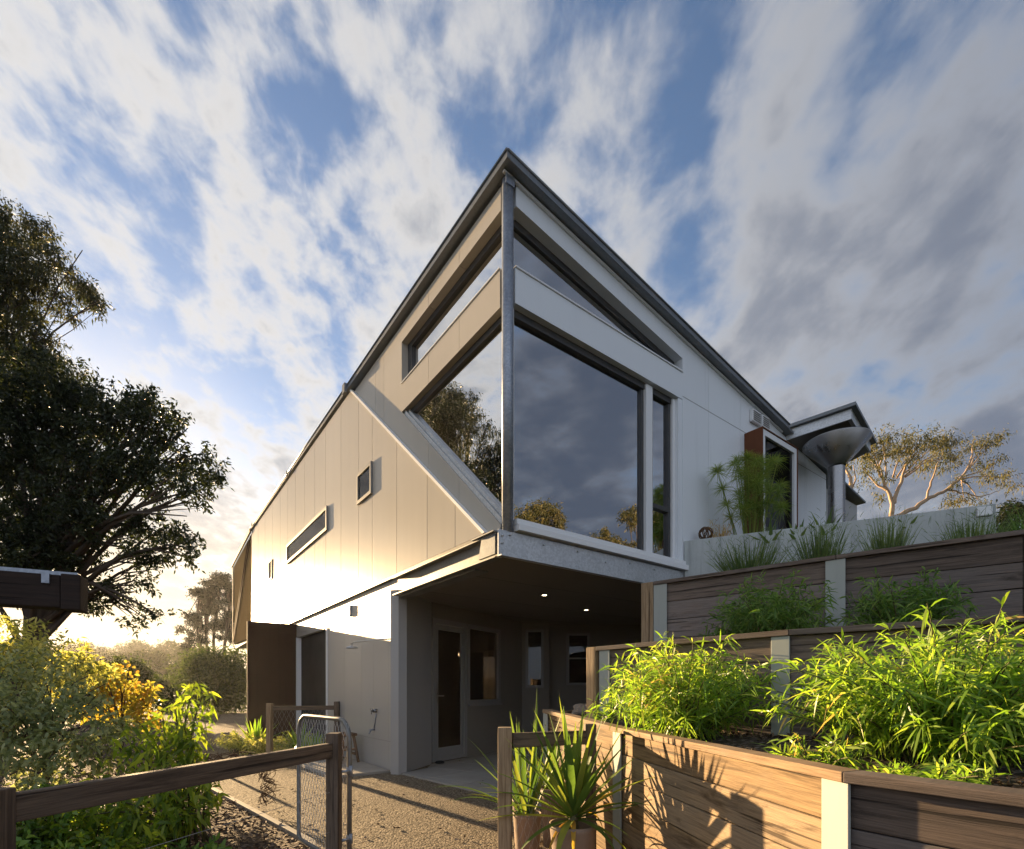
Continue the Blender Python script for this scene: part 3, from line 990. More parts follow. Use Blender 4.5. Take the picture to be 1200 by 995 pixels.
mb.box(W(0.10, -0.035, 2.735), RR * (rj - 0.02), LL * 0.19, UP * 0.053)
mb.box(W(0.10, -0.065, 2.668), RR * (rj - 0.0), LL * 0.22, UP * 0.065)
part(mb, 'sill', M['white'], nw, 0.004)
mb = MB(); mb.box(W(0.1, 0.115, 2.79), RR * (rj - 0.1), LL * 0.008, UP * 2.06)
part(mb, 'pane', M['glass'], nw)
mb = MB(); mb.box(W(re + 0.056, 0.005, 2.79), UP * 2.07, RR * (rj - re - 0.058), LL * 0.16)
part(mb, 'jamb', M['panel_sky'], nw)

# --- corner column, steel beams
mb = MB(); mb.tube([W(0.035, 0.035, 2.655), W(0.035, 0.035, 6.02)], 0.056, 20)
mb.box(W(-0.03, -0.03, 5.93), UP * 0.09, RR * 0.10, LL * 0.012)
part(mb, 'column', M['galvdk'])


def channel(mb, p, q, out, hgt, fl=0.075, th=0.012):
    p, q, out = (np.asarray(v, float) for v in (p, q, out)); ax = q - p
    mb.box(p, ax, -out * th, UP * hgt)
    mb.box(p + UP * 0.0, ax, out * fl, UP * th)
    mb.box(p + UP * (hgt - th), ax, out * fl, UP * th)


mb = MB()
channel(mb, W(-0.02, 0.06, 2.405), W(-0.02, 2.46, 2.405), -RR, 0.235)
mb.box(W(-0.01, 0.55, 2.385), LL * 1.85, RR * 0.16, UP * 0.018)
part(mb, 'west_beam', M['beamsteel'])
mb = MB()
mb.box(W(-0.10, -0.004, 2.40), RR * 2.95, LL * 0.014, UP * 0.255)
mb.box(W(-0.10, -0.05, 2.400), RR * 2.95, LL * 0.045, UP * 0.012)
for r in (0.02, 0.02 + 1e-3):
    pass
for r, z in ((-0.06, 2.60), (-0.06, 2.53), (0.03, 2.62), (0.45, 2.60), (0.92, 2.61), (1.35, 2.56), (1.75, 2.61), (2.2, 2.60)):
    mb.tube([W(r, -0.004, z), W(r, -0.02, z)], 0.012, 6)
part(mb, 'north_beam', M['galv'])
mb = MB()                                   # stub plate at the corner
mb.prism([W(-0.09, 0.07, 2.64), W(-0.09, 0.30, 2.64), W(-0.09, 0.36, 2.44), W(-0.09, 0.07, 2.44)], RR * 0.03)
mb.box(W(-0.12, 0.05, 2.645), LL * 0.4, RR * 0.13, UP * 0.012)
part(mb, 'corner_bracket', M['roof'])

# --- floor slab with the undercroft ceiling, rooms behind the glass
ZS = 2.50
mb = MB(); mb.prism([W(r, l, ZS) for r, l in ((0.02, 0.03), (7.0, 0.19), (7.0, 13.2), (0.02, 13.2))], UP * 0.15)
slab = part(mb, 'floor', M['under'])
mb = MB()
for k in range(1, 6):
    mb.box(W(0.15, k * 1.2, ZS - 0.0015), RR * 6.6, LL * 0.006, UP * 0.003)
part(mb, 'soffit_joints', M['black'], slab)
mb = MB(); mb.prism([W(r, l, 2.665) for r, l in ((0.3, 0.3), (6.9, 0.3), (6.9, 6), (0.3, 6))], UP * 0.02)
part(mb, 'floorboards', M['inside_floor'], slab)
mb = MB()
mb.box(W(0.25, 4.4, 2.69), RR * 5.0, LL * 0.1, UP * 3.1)
mb.box(W(5.2, 0.2, 2.69), LL * 4.2, RR * 0.1, UP * 2.5)
mb.box(W(0.20, lz + .1, 2.69), LL * 2.0, RR * 0.05, UP * 3.25)
mb.prism([W(r, l, ZR(r) - 0.25) for r, l in ((0.25, 0.25), (5.2, 0.25), (5.2, 4.4), (0.25, 4.4))], UP * 0.02)
part(mb, 'interior_wall', M['inside'])


def downlight(p, r=0.045, parent=None):
    mb = MB(); mb.lathe([(r * 1.35, 0.0), (r * 1.35, -0.008), (r, -0.010), (r, 0.004)], p, 20)
    o = part(mb, 'downlight', M['white'])
    mb = MB(); mb.lathe([(0.0005, -0.004), (r * 0.98, -0.004)], p, 20)
    part(mb, 'lamp', M['lamp'], o)


def up_to(x, y, z):
    Y = (z - H) * F / (HOR - y)
    return at(x, y, Y)


downlight(up_to(638, 697, ZS - 0.002), 0.034)
downlight(up_to(687, 714.5, ZS - 0.002), 0.034)


def up_to_ceiling(x, y):
    lo, hi = 3.0, 12.0
    for _ in range(40):
        m = (lo + hi) / 2; p = at(x, y, m); r = float(np.dot(p - C0, RR))
        if p[2] < ZR(r) - 0.262:
            lo = m
        else:
            hi = m
    return at(x, y, lo)


downlight(up_to_ceiling(697, 457), 0.05)
downlight(up_to_ceiling(770, 530), 0.05)

# --- lower walls
lw0 = l_at(467)
ld0, ld1 = l_at(384), l_at(348)
mb = MB()
jlow = [l_at(x) for x in (455, 438, 424, 404)]
panels(mb, [(lw0, 0.0), (ld0, 0.0), (ld0, 2.385), (lw0, 2.385)], jlow, lambda l, z: W(0.0, l, z), RR * 0.12, 0.004)
panels(mb, [(lw0, 2.39), (13.0, 2.39), (13.0, 2.655), (lw0, 2.655)], jlow, lambda l, z: W(0.0, l, z), RR * 0.12, 0.004)
panels(mb, [(ld0, 2.30), (ld1, 2.30), (ld1, 2.385), (ld0, 2.385)], [], lambda l, z: W(0.0, l, z), RR * 0.12)
panels(mb, [(ld1, 0.0), (13.0, 0.0), (13.0, 2.385), (ld1, 2.385)], [], lambda l, z: W(0.0, l, z), RR * 0.12)
part(mb, 'west_wall', M['panel_low'])
mb = MB(); mb.box(W(-0.004, lw0, 0.42), LL * (ld0 - lw0), RR * 0.01, UP * 0.006)
part(mb, 'joint', M['gframe'])
mb = MB()
mb.box(W(0.085, ld0, 0.02), LL * (ld1 - ld0), RR * 0.03, UP * 2.28)
sd_ = part(mb, 'screen_door', M['black'])
mb = MB()
mb.box(W(-0.02, ld0, 0.0), UP * 2.30, LL * 0.05, RR * 0.10)
part(mb, 'jamb', M['white'], sd_)
mb = MB(); mb.box(W(-0.02, ld1 - 0.05, 0.0), UP * 2.30, LL * 0.05, RR * 0.10)
part(mb, 'jamb', M['white'], sd_)
mb = MB()
mb.box(W(0.0, ld1 + 0.03, 0.0), -RR * 0.985, LL * 0.05, UP * 2.60)
part(mb, 'entry_screen', M['screen'], None, 0.004)


def wall_run(mb, p, q, z0, z1, th=0.12):
    """wall from p to q, its visible face toward the viewer's side"""
    p, q = np.asarray(p, float), np.asarray(q, float)
    ax = q - p; n = nrm(np.array([-ax[1], ax[0], 0]))
    mb.box(p + UP * z0, ax, n * th, UP * (z1 - z0))


mb = MB()
PA = W(0.0, lw0, 0)
wall_run(mb, PA, D0, 0, ZS - .004)
part(mb, 'return_wall', M['panel_low'])
mb = MB()
d1 = nrm(D1 - D0)
dw0, dw1 = D0 + d1 * 0.03, None


def on_door(x):                            # distance along the door wall seen at column x
    k = (x - 600) / F
    return (k * D0[1] - D0[0]) / (d1[0] - k * d1[1])


sa, sb, sc_ = on_door(507), on_door(547), on_door(586)
wall_run(mb, D0 + d1 * sb, D0 + d1 * sc_, 0, 0.90)
wall_run(mb, D0 + d1 * 0.0, D0 + d1 * sc_, 2.26, ZS - .004)
wall_run(mb, D0 + d1 * sc_, D1, 0, ZS - .004)
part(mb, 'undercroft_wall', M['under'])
nd = nrm(np.array([d1[1], -d1[0], 0]))     # toward the viewer
mb = MB()
q = D0 + d1 * sa + nd * 0.012
wd = sb - sa
for (a0, a1) in ((0, 0.07), (wd - 0.07, wd)):
    mb.box(q + d1 * a0 + UP * 0.02, UP * 2.24, d1 * (a1 - a0), -nd * 0.09)
mb.box(q + d1 * 0.07 + UP * 2.18, d1 * (wd - 0.14), -nd * 0.09, UP * 0.08)
mb.box(q + d1 * 0.07 + UP * 0.02, d1 * (wd - 0.14), -nd * 0.09, UP * 0.05)
door = part(mb, 'glass_door', M['gframe'])
mb = MB()
mb.box(q + d1 * 0.072 - nd * 0.02 + UP * 0.07, UP * 2.10, d1 * 0.07, -nd * 0.045)
mb.box(q + d1 * (wd - 0.142) - nd * 0.02 + UP * 0.07, UP * 2.10, d1 * 0.07, -nd * 0.045)
mb.box(q + d1 * 0.143 - nd * 0.02 + UP * 0.07, d1 * (wd - 0.286), -nd * 0.045, UP * 0.16)
mb.box(q + d1 * 0.143 - nd * 0.02 + UP * 2.09, d1 * (wd - 0.286), -nd * 0.045, UP * 0.08)
part(mb, 'leaf', M['gframe'], door)
mb = MB(); mb.box(q + d1 * 0.143 - nd * 0.04 + UP * 0.23, d1 * (wd - 0.286), -nd * 0.006, UP * 1.86)
part(mb, 'pane', M['glass_dk'], door)
mb = MB()
hp = q + d1 * 0.105 - nd * 0.02
mb.box(hp + UP * 0.93 - d1 * 0.02, UP * 0.24, d1 * 0.04, nd * 0.008)
mb.tube([hp + UP * 1.05 + nd * 0.008, hp + UP * 1.05 + nd * 0.05, hp + UP * 1.05 + nd * 0.05 + d1 * 0.11], 0.009, 8)
part(mb, 'handle', M['stain'], door)
mb = MB()
q2 = D0 + d1 * (sb + 0.02) + nd * 0.012; w2 = sc_ - sb - 0.02
for z in (0.90, 2.19):
    mb.box(q2 + UP * z, d1 * w2, -nd * 0.09, UP * 0.07)
for a0 in (0.0, w2 - 0.06):
    mb.box(q2 + d1 * a0 + UP * 0.97, UP * 1.22, d1 * 0.06, -nd * 0.09)
mb.box(q2 + UP * 0.865 + nd * 0.0, d1 * w2, nd * 0.04, UP * 0.034)
uw = part(mb, 'window', M['gframe'])
mb = MB(); mb.box(q2 + d1 * 0.06 - nd * 0.05 + UP * 0.97, d1 * (w2 - 0.12), -nd * 0.006, UP * 1.22)
part(mb, 'pane', M['glass_dk'], uw)
mb = MB(); mb.box(D0 - nd * 1.2 + UP * 0.01 + d1 * 0.1, d1 * 2.4, -nd * 0.05, UP * 2.4)
mb.box(D0 - nd * 0.15 + UP * 0.012 + d1 * 0.1, d1 * 2.4, -nd * 1.0, UP * 0.01)
part(mb, 'back_room', M['inside'])
# far wall of the undercroft with two more windows
D3 = np.array([0.745, 10.32, 0]); D4 = np.array([3.1, 10.40, 0])
mb = MB()
wall_run(mb, D1 + RR * 0.0, D2, 0, ZS - .004)
wall_run(mb, D2 + np.array([0.0, -0.0, 0]), D3, 0, ZS - .004)
wall_run(mb, D3, D4, 0, ZS - .004)
mb.box((2.36, 6.75, 0), (0.35, 3.6, 0), (0.12, 0, 0), UP * (ZS - .004))
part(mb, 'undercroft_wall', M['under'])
for xa, xb, yt, yb, Y in ((616, 637, 738, 806, 9.99), (664, 691, 742, 803, 10.33)):
    a = at(xa, yb, Y); b = at(xb, yt, Y)
    w, hh = b[0] - a[0], b[2] - a[2]
    o = a + np.array([0, -0.04, 0])
    mb = MB()
    mb.box(o, (w, 0, 0), (0, 0.06, 0), UP * 0.05)
    mb.box(o + UP * (hh - .05), (w, 0, 0), (0, 0.06, 0), UP * 0.05)
    mb.box(o + UP * .05, UP * (hh - .1), (0.05, 0, 0), (0, 0.06, 0))
    mb.box(o + UP * .05 + np.array([w - .05, 0, 0]), UP * (hh - .1), (0.05, 0, 0), (0, 0.06, 0))
    if xa > 650:
        mb.box(o + UP * hh * 0.5 + np.array([.05, 0.012, 0]), (w - .1, 0, 0), (0, 0.04, 0), UP * 0.03)
    wn = part(mb, 'window', M['gframe'])
    mb = MB(); mb.box(o + np.array([.05, 0.02, 0.05]), (w - .1, 0, 0), (0, 0.006, 0), UP * (hh - .1))
    part(mb, 'pane', M['glass_dk'], wn)
    mb = MB(); mb.box(o + np.array([.05, 0.045, 0.05]), (w - .1, 0, 0), (0, 0.005, 0), UP * (hh - .1))
    part(mb, 'dark_backing', M['black'], wn)  # black sheet in place of the unlit interior

# lamp glowing inside the glass door
lp = at(539.5, 767, 8.75)
lampt = thing('pendant_lamp', 'small round lamp glowing behind the glass door', 'lamp', lp)
mb = MB(); mb.lathe([(0.001, -0.04), (0.028, -0.03), (0.04, 0), (0.028, 0.03), (0.001, 0.04)], lp, 16)
mb.build('bulb', M['lamp'], lampt)
mb = MB(); mb.tube([lp + UP * 0.04, [lp[0], lp[1], 2.44]], 0.006, 6); mb.lathe([(0.012, 0.03), (0.035, 0.05), (0.012, 0.08)], lp, 12)
mb.build('cord', M['dframe'], lampt)

# --- entry awning at the north face
AZ_ = ZR(5.6) - 0.02
def aw(r, l, z=0.0):
    return W(r, l, AZ_ + z)
mb = MB()
mb.prism([aw(5.50, 0.0, .13), aw(5.69, -0.935, .16), aw(6.95, -0.80, .02), aw(7.2, 0.0, -.02)], UP * 0.05)
awn = part(mb, 'awning', M['roof'])
mb = MB()
mb.prism([aw(5.56, 0.0, -.03), aw(5.74, -0.86, 0.0), aw(5.74, -0.86, .155), aw(5.56, 0.0, .125)], RR * 0.05)
mb.prism([aw(5.75, -0.86, 0.0), aw(6.88, -0.74, -.13), aw(6.88, -0.74, .02), aw(5.75, -0.86, .155)], LL * 0.05)
part(mb, 'fascia', M['galv'], awn)
mb = MB()
mb.prism([aw(5.58, -.005, -.03), aw(5.76, -0.83, 0.0), aw(6.86, -0.72, -.13), aw(7.1, -.005, -.16)], UP * 0.02)
part(mb, 'soffit', M['under'], awn)

# --- corten-lined window on the north face
r0, r1 = r_at(872), r_at(914)
zt = z_on(876, 500, W(r0, -.25, 0)); zb = 2.75
mb = MB()
mb.box(W(r0, -0.003, zb), UP * (zt - zb), RR * 0.012, -LL * 0.27)
mb.box(W(r1 - .012, -0.003, zb), UP * (zt - zb), RR * 0.012, -LL * 0.27)
mb.box(W(r0 + .013, -0.003, zt - .014), RR * (r1 - r0 - .026), -LL * 0.27, UP * 0.012)
cw = part(mb, 'hooded_window', M['rust'], None, 0.0, 'rusty steel hooded window')
mb = MB()
DW = -0.20
for o, a1 in ((r0 + .014, .08), (r1 - .095, .08)):
    mb.box(W(o, DW, zb), UP * (zt - zb - .02), RR * a1, -LL * 0.06)
mb.box(W(r0 + .095, DW, zt - .10), RR * (r1 - r0 - .19), -LL * 0.06, UP * 0.08)
part(mb, 'frame', M['white'], cw)
mb = MB(); mb.box(W(r0 + .095, DW - .02, zb), RR * (r1 - r0 - .19), -LL * 0.006, UP * (zt - zb - .105))
part(mb, 'pane', M['glass_dk'], cw)
mb = MB(); mb.box(W(r0 + .095, -0.06, zb), RR * (r1 - r0 - .19), -LL * 0.006, UP * (zt - zb - .105))
part(mb, 'dark_backing', M['black'], cw)  # interior darkness made by a black sheet behind the glass
# two wall vents
for xa, xb, y in ((878, 888, 487), (889.5, 898, 494)):
    ra, rb = r_at(xa), r_at(xb); zc = z_on(xa, y, W(ra, 0, 0))
    mb = MB(); mb.box(W(ra, -0.003, zc - .09), RR * (rb - ra), -LL * 0.05, UP * 0.18)
    v = part(mb, 'vent', M['white'], None, 0.004)
    mb = MB()
    for k in range(5):
        mb.box(W(ra + .02, -0.054, zc - .07 + k * .03), RR * (rb - ra - .04), -LL * 0.008, UP * 0.012)
    part(mb, 'slat', M['gframe'], v)

mb = MB()                                   # the two sides of the house turned away from the street
mb.box(W(8.4, 0.2, 2.45), LL * 13.0, RR * 0.12, UP * 2.3)
mb.box(W(0.12, 13.05, 0), RR * 8.2, LL * 0.12, UP * 4.8)
mb.box(W(7.08, 0.0, 2.45), RR * 1.4, LL * 0.12, UP * 2.3)
part(mb, 'rear_wall', M['panel_low'])

# ================================================================== TERRACES
def v3(p, z):
    return np.array([p[0], p[1], z])


def hit(line, x):
    """point of a ground polyline seen at pixel column x, with its segment number"""
    k = (x - 600) / F
    for i, (a, b) in enumerate(zip(line[:-1], line[1:])):
        d = b - a; den = d[0] - k * d[1]
        if abs(den) < 1e-9:
            continue
        u = (k * a[1] - a[0]) / den
        if -0.001 <= u <= 1.001:
            return a + d * u, i
    return None, None


def retaining(label, line, ztop, zbase, mats, post_x, end_post=None, cap_w=0.10, board=0.15, capmats=None, zstart=None, pw=0.1, ret=None):
    base = v3(line[0], zbase)
    root = thing('retaining_wall', label, 'retaining wall', base, 'stepped timber retaining walls')
    segs = list(zip(line[:-1], line[1:]))
    zs = [zstart if zstart and i == 0 else ztop for i in range(len(line))]
    rise = lambda i, f: zs[i] + (zs[i + 1] - zs[i]) * f
    for i, (a, b) in enumerate(segs):
        t = (b - a) / np.linalg.norm(b - a); n = np.array([-t[1], t[0]])      # n points into the bank
        mb = MB(); L = np.linalg.norm(b - a)
        tv = v3(t, (zs[i + 1] - zs[i]) / L)
        z = zs[i] - 0.033
        while z > zbase - 0.05:
            hgt = board - 0.004
            cuts = [0, L] if L < 1.9 else [0, L * rng.uniform(0.4, 0.6), L]
            jog = rng.uniform(-0.003, 0.003, 8)
            for k, (c0, c1) in enumerate(zip(cuts[:-1], cuts[1:])):
                o = v3(a + n * (0.012 + jog[k]), z - hgt) + tv * (c0 + 0.002)
                mb.box(o, tv * (c1 - c0 - 0.004), v3(n, 0) * 0.05, UP * hgt)
            z -= board
        mb.build('sleepers', mats[min(i, len(mats) - 1)], root, 0.004)
        cs = []
        for p, idx in ((a, i), (b, i + 1)):
            nn = n
            if 0 < idx < len(line) - 1:
                t2 = line[idx + 1] - line[idx]; t2 = t2 / np.linalg.norm(t2)
                t1 = line[idx] - line[idx - 1]; t1 = t1 / np.linalg.norm(t1)
                nn = np.array([-t1[1], t1[0]]) + np.array([-t2[1], t2[0]]); nn = nn / np.linalg.norm(nn)
                nn = nn / np.dot(nn, n)
            cs.append((p, nn))
        (pa, na), (pb, nb) = cs
        g_ = t * 0.0015; za, zb2 = zs[i] - .032, zs[i + 1] - .032
        mb = MB()
        mb.prism([v3(pa - na * 0.022 + g_, za), v3(pb - nb * 0.022 - g_, zb2), v3(pb + nb * (cap_w - .022) - g_, zb2), v3(pa + na * (cap_w - .022) + g_, za)], UP * 0.032)
        mb.build('cap', capmats[i], root, 0.003)
    for x in post_x:
        p, i = hit(line, x)
        a, b = segs[i]
        t = (b - a) / np.linalg.norm(b - a); n = np.array([-t[1], t[0]])
        zt = rise(i, np.linalg.norm(p - a) / np.linalg.norm(b - a)) - 0.034
        mb = MB()
        mb.box(v3(p - t * pw / 2 - n * 0.010, zbase - 0.05), UP * (zt - zbase + 0.05), v3(t, 0) * pw, v3(n, 0) * 0.010)
        mb.build('post', M['postpaint'], root, 0.002)
    a, b = segs[0]
    t = (b - a) / np.linalg.norm(b - a); n = np.array([-t[1], t[0]])
    if end_post:
        mb = MB(); mb.box(v3(a - t * end_post - n * 0.02, zbase - 0.05), UP * (zs[0] - zbase + 0.05), v3(t, 0) * (end_post - .004), v3(n, 0) * 0.11)
        mb.build('end_post', M['post'], root, 0.006)
    if ret is not None:                       # boards returning into the bank at the far end
        a2 = a + n * 0.075; t2 = (ret - a2); L = np.linalg.norm(t2); t2 = t2 / L; n2 = np.array([-t2[1], t2[0]])
        mb = MB(); z = zs[0] - 0.033
        while z > zbase - .05:
            mb.box(v3(a2, z - board + .004), v3(t2, 0) * L, v3(n2, 0) * .05, UP * (board - .004)); z -= board
        mb.build('sleepers', mats[0], root, 0.004)
    return root


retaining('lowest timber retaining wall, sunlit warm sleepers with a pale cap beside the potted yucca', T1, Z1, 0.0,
          [M['sleeper'], M['sleeper'], M['sleeper_dk'], M['sleeper_dk']], [640, 724, 981], None, 0.085, 0.138,  # turned end: shade of the grazing sun put into darker timber
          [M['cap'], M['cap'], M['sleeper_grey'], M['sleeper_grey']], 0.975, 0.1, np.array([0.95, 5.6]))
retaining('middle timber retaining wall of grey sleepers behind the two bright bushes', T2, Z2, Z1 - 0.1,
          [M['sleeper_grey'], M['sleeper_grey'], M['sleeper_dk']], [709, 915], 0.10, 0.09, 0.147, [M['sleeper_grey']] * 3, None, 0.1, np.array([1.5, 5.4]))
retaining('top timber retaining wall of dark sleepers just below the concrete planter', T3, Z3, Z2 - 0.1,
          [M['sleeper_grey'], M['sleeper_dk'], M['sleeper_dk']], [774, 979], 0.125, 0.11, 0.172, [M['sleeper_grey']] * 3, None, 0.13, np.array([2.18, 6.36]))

# concrete planter wall with a small wall light
mb = MB()
pd = (PL1 - PL0) / np.linalg.norm(PL1 - PL0); pn = np.array([-pd[1], pd[0]])
PL0b = PL0 + pd * 0.02
mb.box(v3(PL0b, 2.30), v3(PL1 - PL0b, 0), v3(pn, 0) * 0.2, UP * 0.75)
planter = tag(mb.build('planter_wall', M['concrete'], None, 0.008), 'long pale concrete planter wall with vertical streaks at the top of the terraces', 'planter')
sp = v3(PL0 + pd * (np.linalg.norm(PL1 - PL0) - 0.16), 2.93)
mb = MB(); mb.box(sp - v3(pn, 0) * 0.035, v3(pd, 0) * 0.12, v3(pn, 0) * 0.033, UP * 0.09)
wl_ = tag(mb.build('step_light', M['white'], None, 0.004), 'small white box light on the right end of the concrete planter', 'light')

# ================================================================== STEEL RAIN FUNNEL
fp = W(5.9, -0.60, 0)
fun = thing('rain_funnel', 'stainless steel rainwater funnel on a round pipe under the awning', 'rain funnel', v3(fp, 2.42))
mb = MB()
mb.lathe([(0.44, 4.99), (0.455, 5.0), (0.46, 4.985), (0.135, 4.63), (0.125, 4.60), (0.11, 4.61), (0.435, 4.98)], (fp[0], fp[1], 0), 64)
mb.build('cone', M['stain'], fun)
mb = MB()
mb.lathe([(0.118, 2.42), (0.118, 4.62)], (fp[0], fp[1], 0), 40)
mb.build('pipe', M['stain'], fun)
mb = MB()
mb.lathe([(0.15, 4.97), (0.15, 5.10), (0.145, 5.10), (0.145, 4.97)], (fp[0] - .03, fp[1] + .02, 0), 32)
mb.build('outlet', M['galvdk'], fun)

# ================================================================== OUTDOOR SHOWER, LAMP, STOOL
def on_west(x, y, proud=0.0):
    l = l_at(x); p = W(-proud, l, 0); p[2] = z_on(x, y, p)
    return p


sh = thing('outdoor_shower', 'chrome wall shower with a long arm over the shower slab', 'shower', on_west(452, 905))
a = on_west(462, 749)
hd_ = a - RR * 0.02 + LL * 1.02 - RR * 0.22
mb = MB()
mb.tube([a, a - RR * 0.05, a - RR * 0.10 + LL * 0.06, hd_ - LL * .1 + UP * 0.02, hd_ + UP * 0.015, hd_ - UP * 0.03], 0.011, 10)
mb.lathe([(0.001, 0.0), (0.03, 0.0), (0.03, .01), (0.001, .01)], a - RR * 0.006, 12)
mb.build('arm', M['galv'], sh)
mb = MB(); mb.lathe([(0.012, 0.0), (0.03, -0.012), (0.09, -0.035), (0.09, -0.045), (0.001, -0.046)], hd_ - UP * 0.025, 24)
mb.build('shower_head', M['galv'], sh)
tp = on_west(441.5, 833)
mb = MB()
mb.tube([tp, tp - RR * 0.05], 0.03, 14); mb.tube([tp - RR * .05, tp - RR * .085], 0.018, 12)
for k in range(3):
    th = k * 2.094 + .5
    mb.tube([tp - RR * .075, tp - RR * .08 + LL * .05 * math.cos(th) + UP * .05 * math.sin(th)], 0.008, 8)
mb.build('tap', M['stain'], sh)
tp2 = on_west(439, 855)
mb = MB()
mb.tube([tp2, tp2 - RR * 0.07], 0.014, 12)
mb.tube([tp2 - RR * .07 + LL * .06, tp2 - RR * .07 - LL * .06], 0.009, 8)
mb.tube([tp2 - RR * .05, tp2 - RR * .09 - UP * 0.06], 0.011, 8)
mb.build('tap', M['galvdk'], sh)
mb = MB(); mb.tube([tp - RR * .008 - UP * .03, tp2 - RR * .008 + UP * .02], 0.008, 8); mb.build('pipe', M['galvdk'], sh)

lp_ = on_west(411, 716)
mb = MB()
mb.box(lp_ - UP * 0.09 - LL * 0.05, LL * 0.13, -RR * 0.035, UP * 0.18)
o = tag(mb.build('wall_lamp', M['galv'], None, 0.006), 'small grey box lamp on the sunlit wall above the shower', 'lamp')

drain = on_west(412, 905, 0.45)
mb = MB(); mb.lathe([(0.001, 0.0), (0.06, 0.0), (0.06, -0.006)], (drain[0], drain[1], 0.041), 20)
tag(mb.build('floor_drain', M['black']), 'round black drain in the pale shower slab', 'drain')

# three-legged... four splayed legs and a slab seat
sc0 = W(-0.36, l_at(420) + 0.15, 0.035)
sc0 = W(-0.24, 3.92, 0.035)
st = thing('stool', 'worn wooden stool on the shower slab against the grey wall', 'stool', sc0)
mb = MB()
mb.box(sc0 - LL * 0.19 - RR * 0.12 + UP * 0.40, LL * 0.38, RR * 0.24, UP * 0.045)
mb.build('seat', M['stool'], st, 0.012)
for sl in (-1, 1):
    for sr in (-1, 1):
        mb = MB()
        mb.tube([sc0 + LL * .20 * sl + RR * .13 * sr, sc0 + LL * .13 * sl + RR * .08 * sr + UP * .40], [0.02, 0.024], 10)
        mb.build('leg', M['stool'], st)
mb = MB()
for sr in (-1, 1):
    mb.beam(sc0 + LL * .18 + RR * .115 * sr + UP * .12, sc0 - LL * .18 + RR * .115 * sr + UP * .12, 0.025, 0.035)
for sl in (-1, 1):
    mb.beam(sc0 + LL * .17 * sl + RR * .11 + UP * .2, sc0 + LL * .17 * sl - RR * .11 + UP * .2, 0.025, 0.035)
mb.build('stretcher', M['stool'], st)

# door stop stone by the glass door
ds = D0 + d1 * 0.05 + nd * 0.12
mb = MB(); mb.lathe([(0.001, .035), (0.05, .03), (0.07, .012), (0.07, 0.0)], (ds[0], ds[1], 0.022), 14)
tag(mb.build('door_stop', M['black']), 'flat dark door stop on the paving by the glass door', 'door stop')

# ================================================================== FENCES AND GATE
def fence_post(p, h, w, parent, mat):
    mb = MB(); p = np.asarray(p, float)
    mb.box(p + np.array([-w / 2, -w / 2, -0.05]), UP * (h + 0.05), (w, 0, 0), (0, w, 0))
    return mb.build('post', mat, parent, 0.005)


def chicken_wire(mb, p, q, z0, z1, cell, r, skip=0.0):
    """two families of crossing zigzag wires between p and q"""
    p, q = np.asarray(p, float), np.asarray(q, float); L = np.linalg.norm(q - p); t = (q - p) / L
    n = np.array([-t[1], t[0], 0])
    cols = int(L / cell); rows = int((z1 - z0) / cell)
    for i in range(cols + 1):
        pts = []
        for j in range(rows + 1):
            s = min(L, (i + (0.46 if j % 2 else 0.04)) * cell)
            pts.append(p + t * s + UP * (z0 + j * cell * (z1 - z0) / (rows * cell)) + n * (0.003 if j % 2 else -0.003))
        mb.tube(pts, r, 3, False)
        pts = []
        for j in range(rows + 1):
            s = max(0, (i - (0.46 if j % 2 else 0.04)) * cell)
            pts.append(p + t * s + UP * (z0 + j * cell * (z1 - z0) / (rows * cell)) + n * (-0.003 if j % 2 else 0.003))
        mb.tube(pts, r, 3, False)


fpR = np.array([-1.050, 2.95, 0]); fpL = np.array([-1.515, 1.45, 0])
fn = thing('timber_fence', 'low post and rail timber fence crossing the front garden bed', 'fence', fpR)
fence_post(fpR, 0.893, 0.073, fn, M['rail'])
fence_post(fpL, 0.86, 0.08, fn, M['rail'])
mb = MB(); dd = fpL - fpR; dd = dd / np.linalg.norm(dd)
mb.beam(fpR + dd * 0.040 + UP * 0.795, fpL - dd * 0.041 + UP * 0.795, 0.045, 0.086)
mb.build('rail', M['rail'], fn, 0.005)
mb = MB()
for z in (0.06, 0.32, 0.55):
    mb.tube([fpR + dd * .04 + UP * z, fpL - dd * .04 + UP * z], 0.0012, 4, False)
mb.build('wire', M['wire'], fn)

fq0 = np.array([-0.042, 2.98, 0]); fq1 = np.array([0.50, 3.20, 0])
fr = thing('timber_fence', 'short timber fence with a pale post behind the potted plants', 'fence', fq0)
fence_post(fq0, 0.925, 0.083, fr, M['post'])
fence_post(fq1, 0.93, 0.07, fr, M['rail'])
mb = MB(); dd = (fq1 - fq0) / np.linalg.norm(fq1 - fq0)
mb.beam(fq0 + dd * 0.043 + UP * 0.845, fq1 - dd * 0.037 + UP * 0.845, 0.04, 0.088)
mb.build('rail', M['rail'], fr, 0.005)
mb = MB(); chicken_wire(mb, fq0 + dd * .045, fq1 - dd * .04, 0.05, 0.80, 0.05, 0.0007); mb.build('wire_mesh', M['wire'], fr)

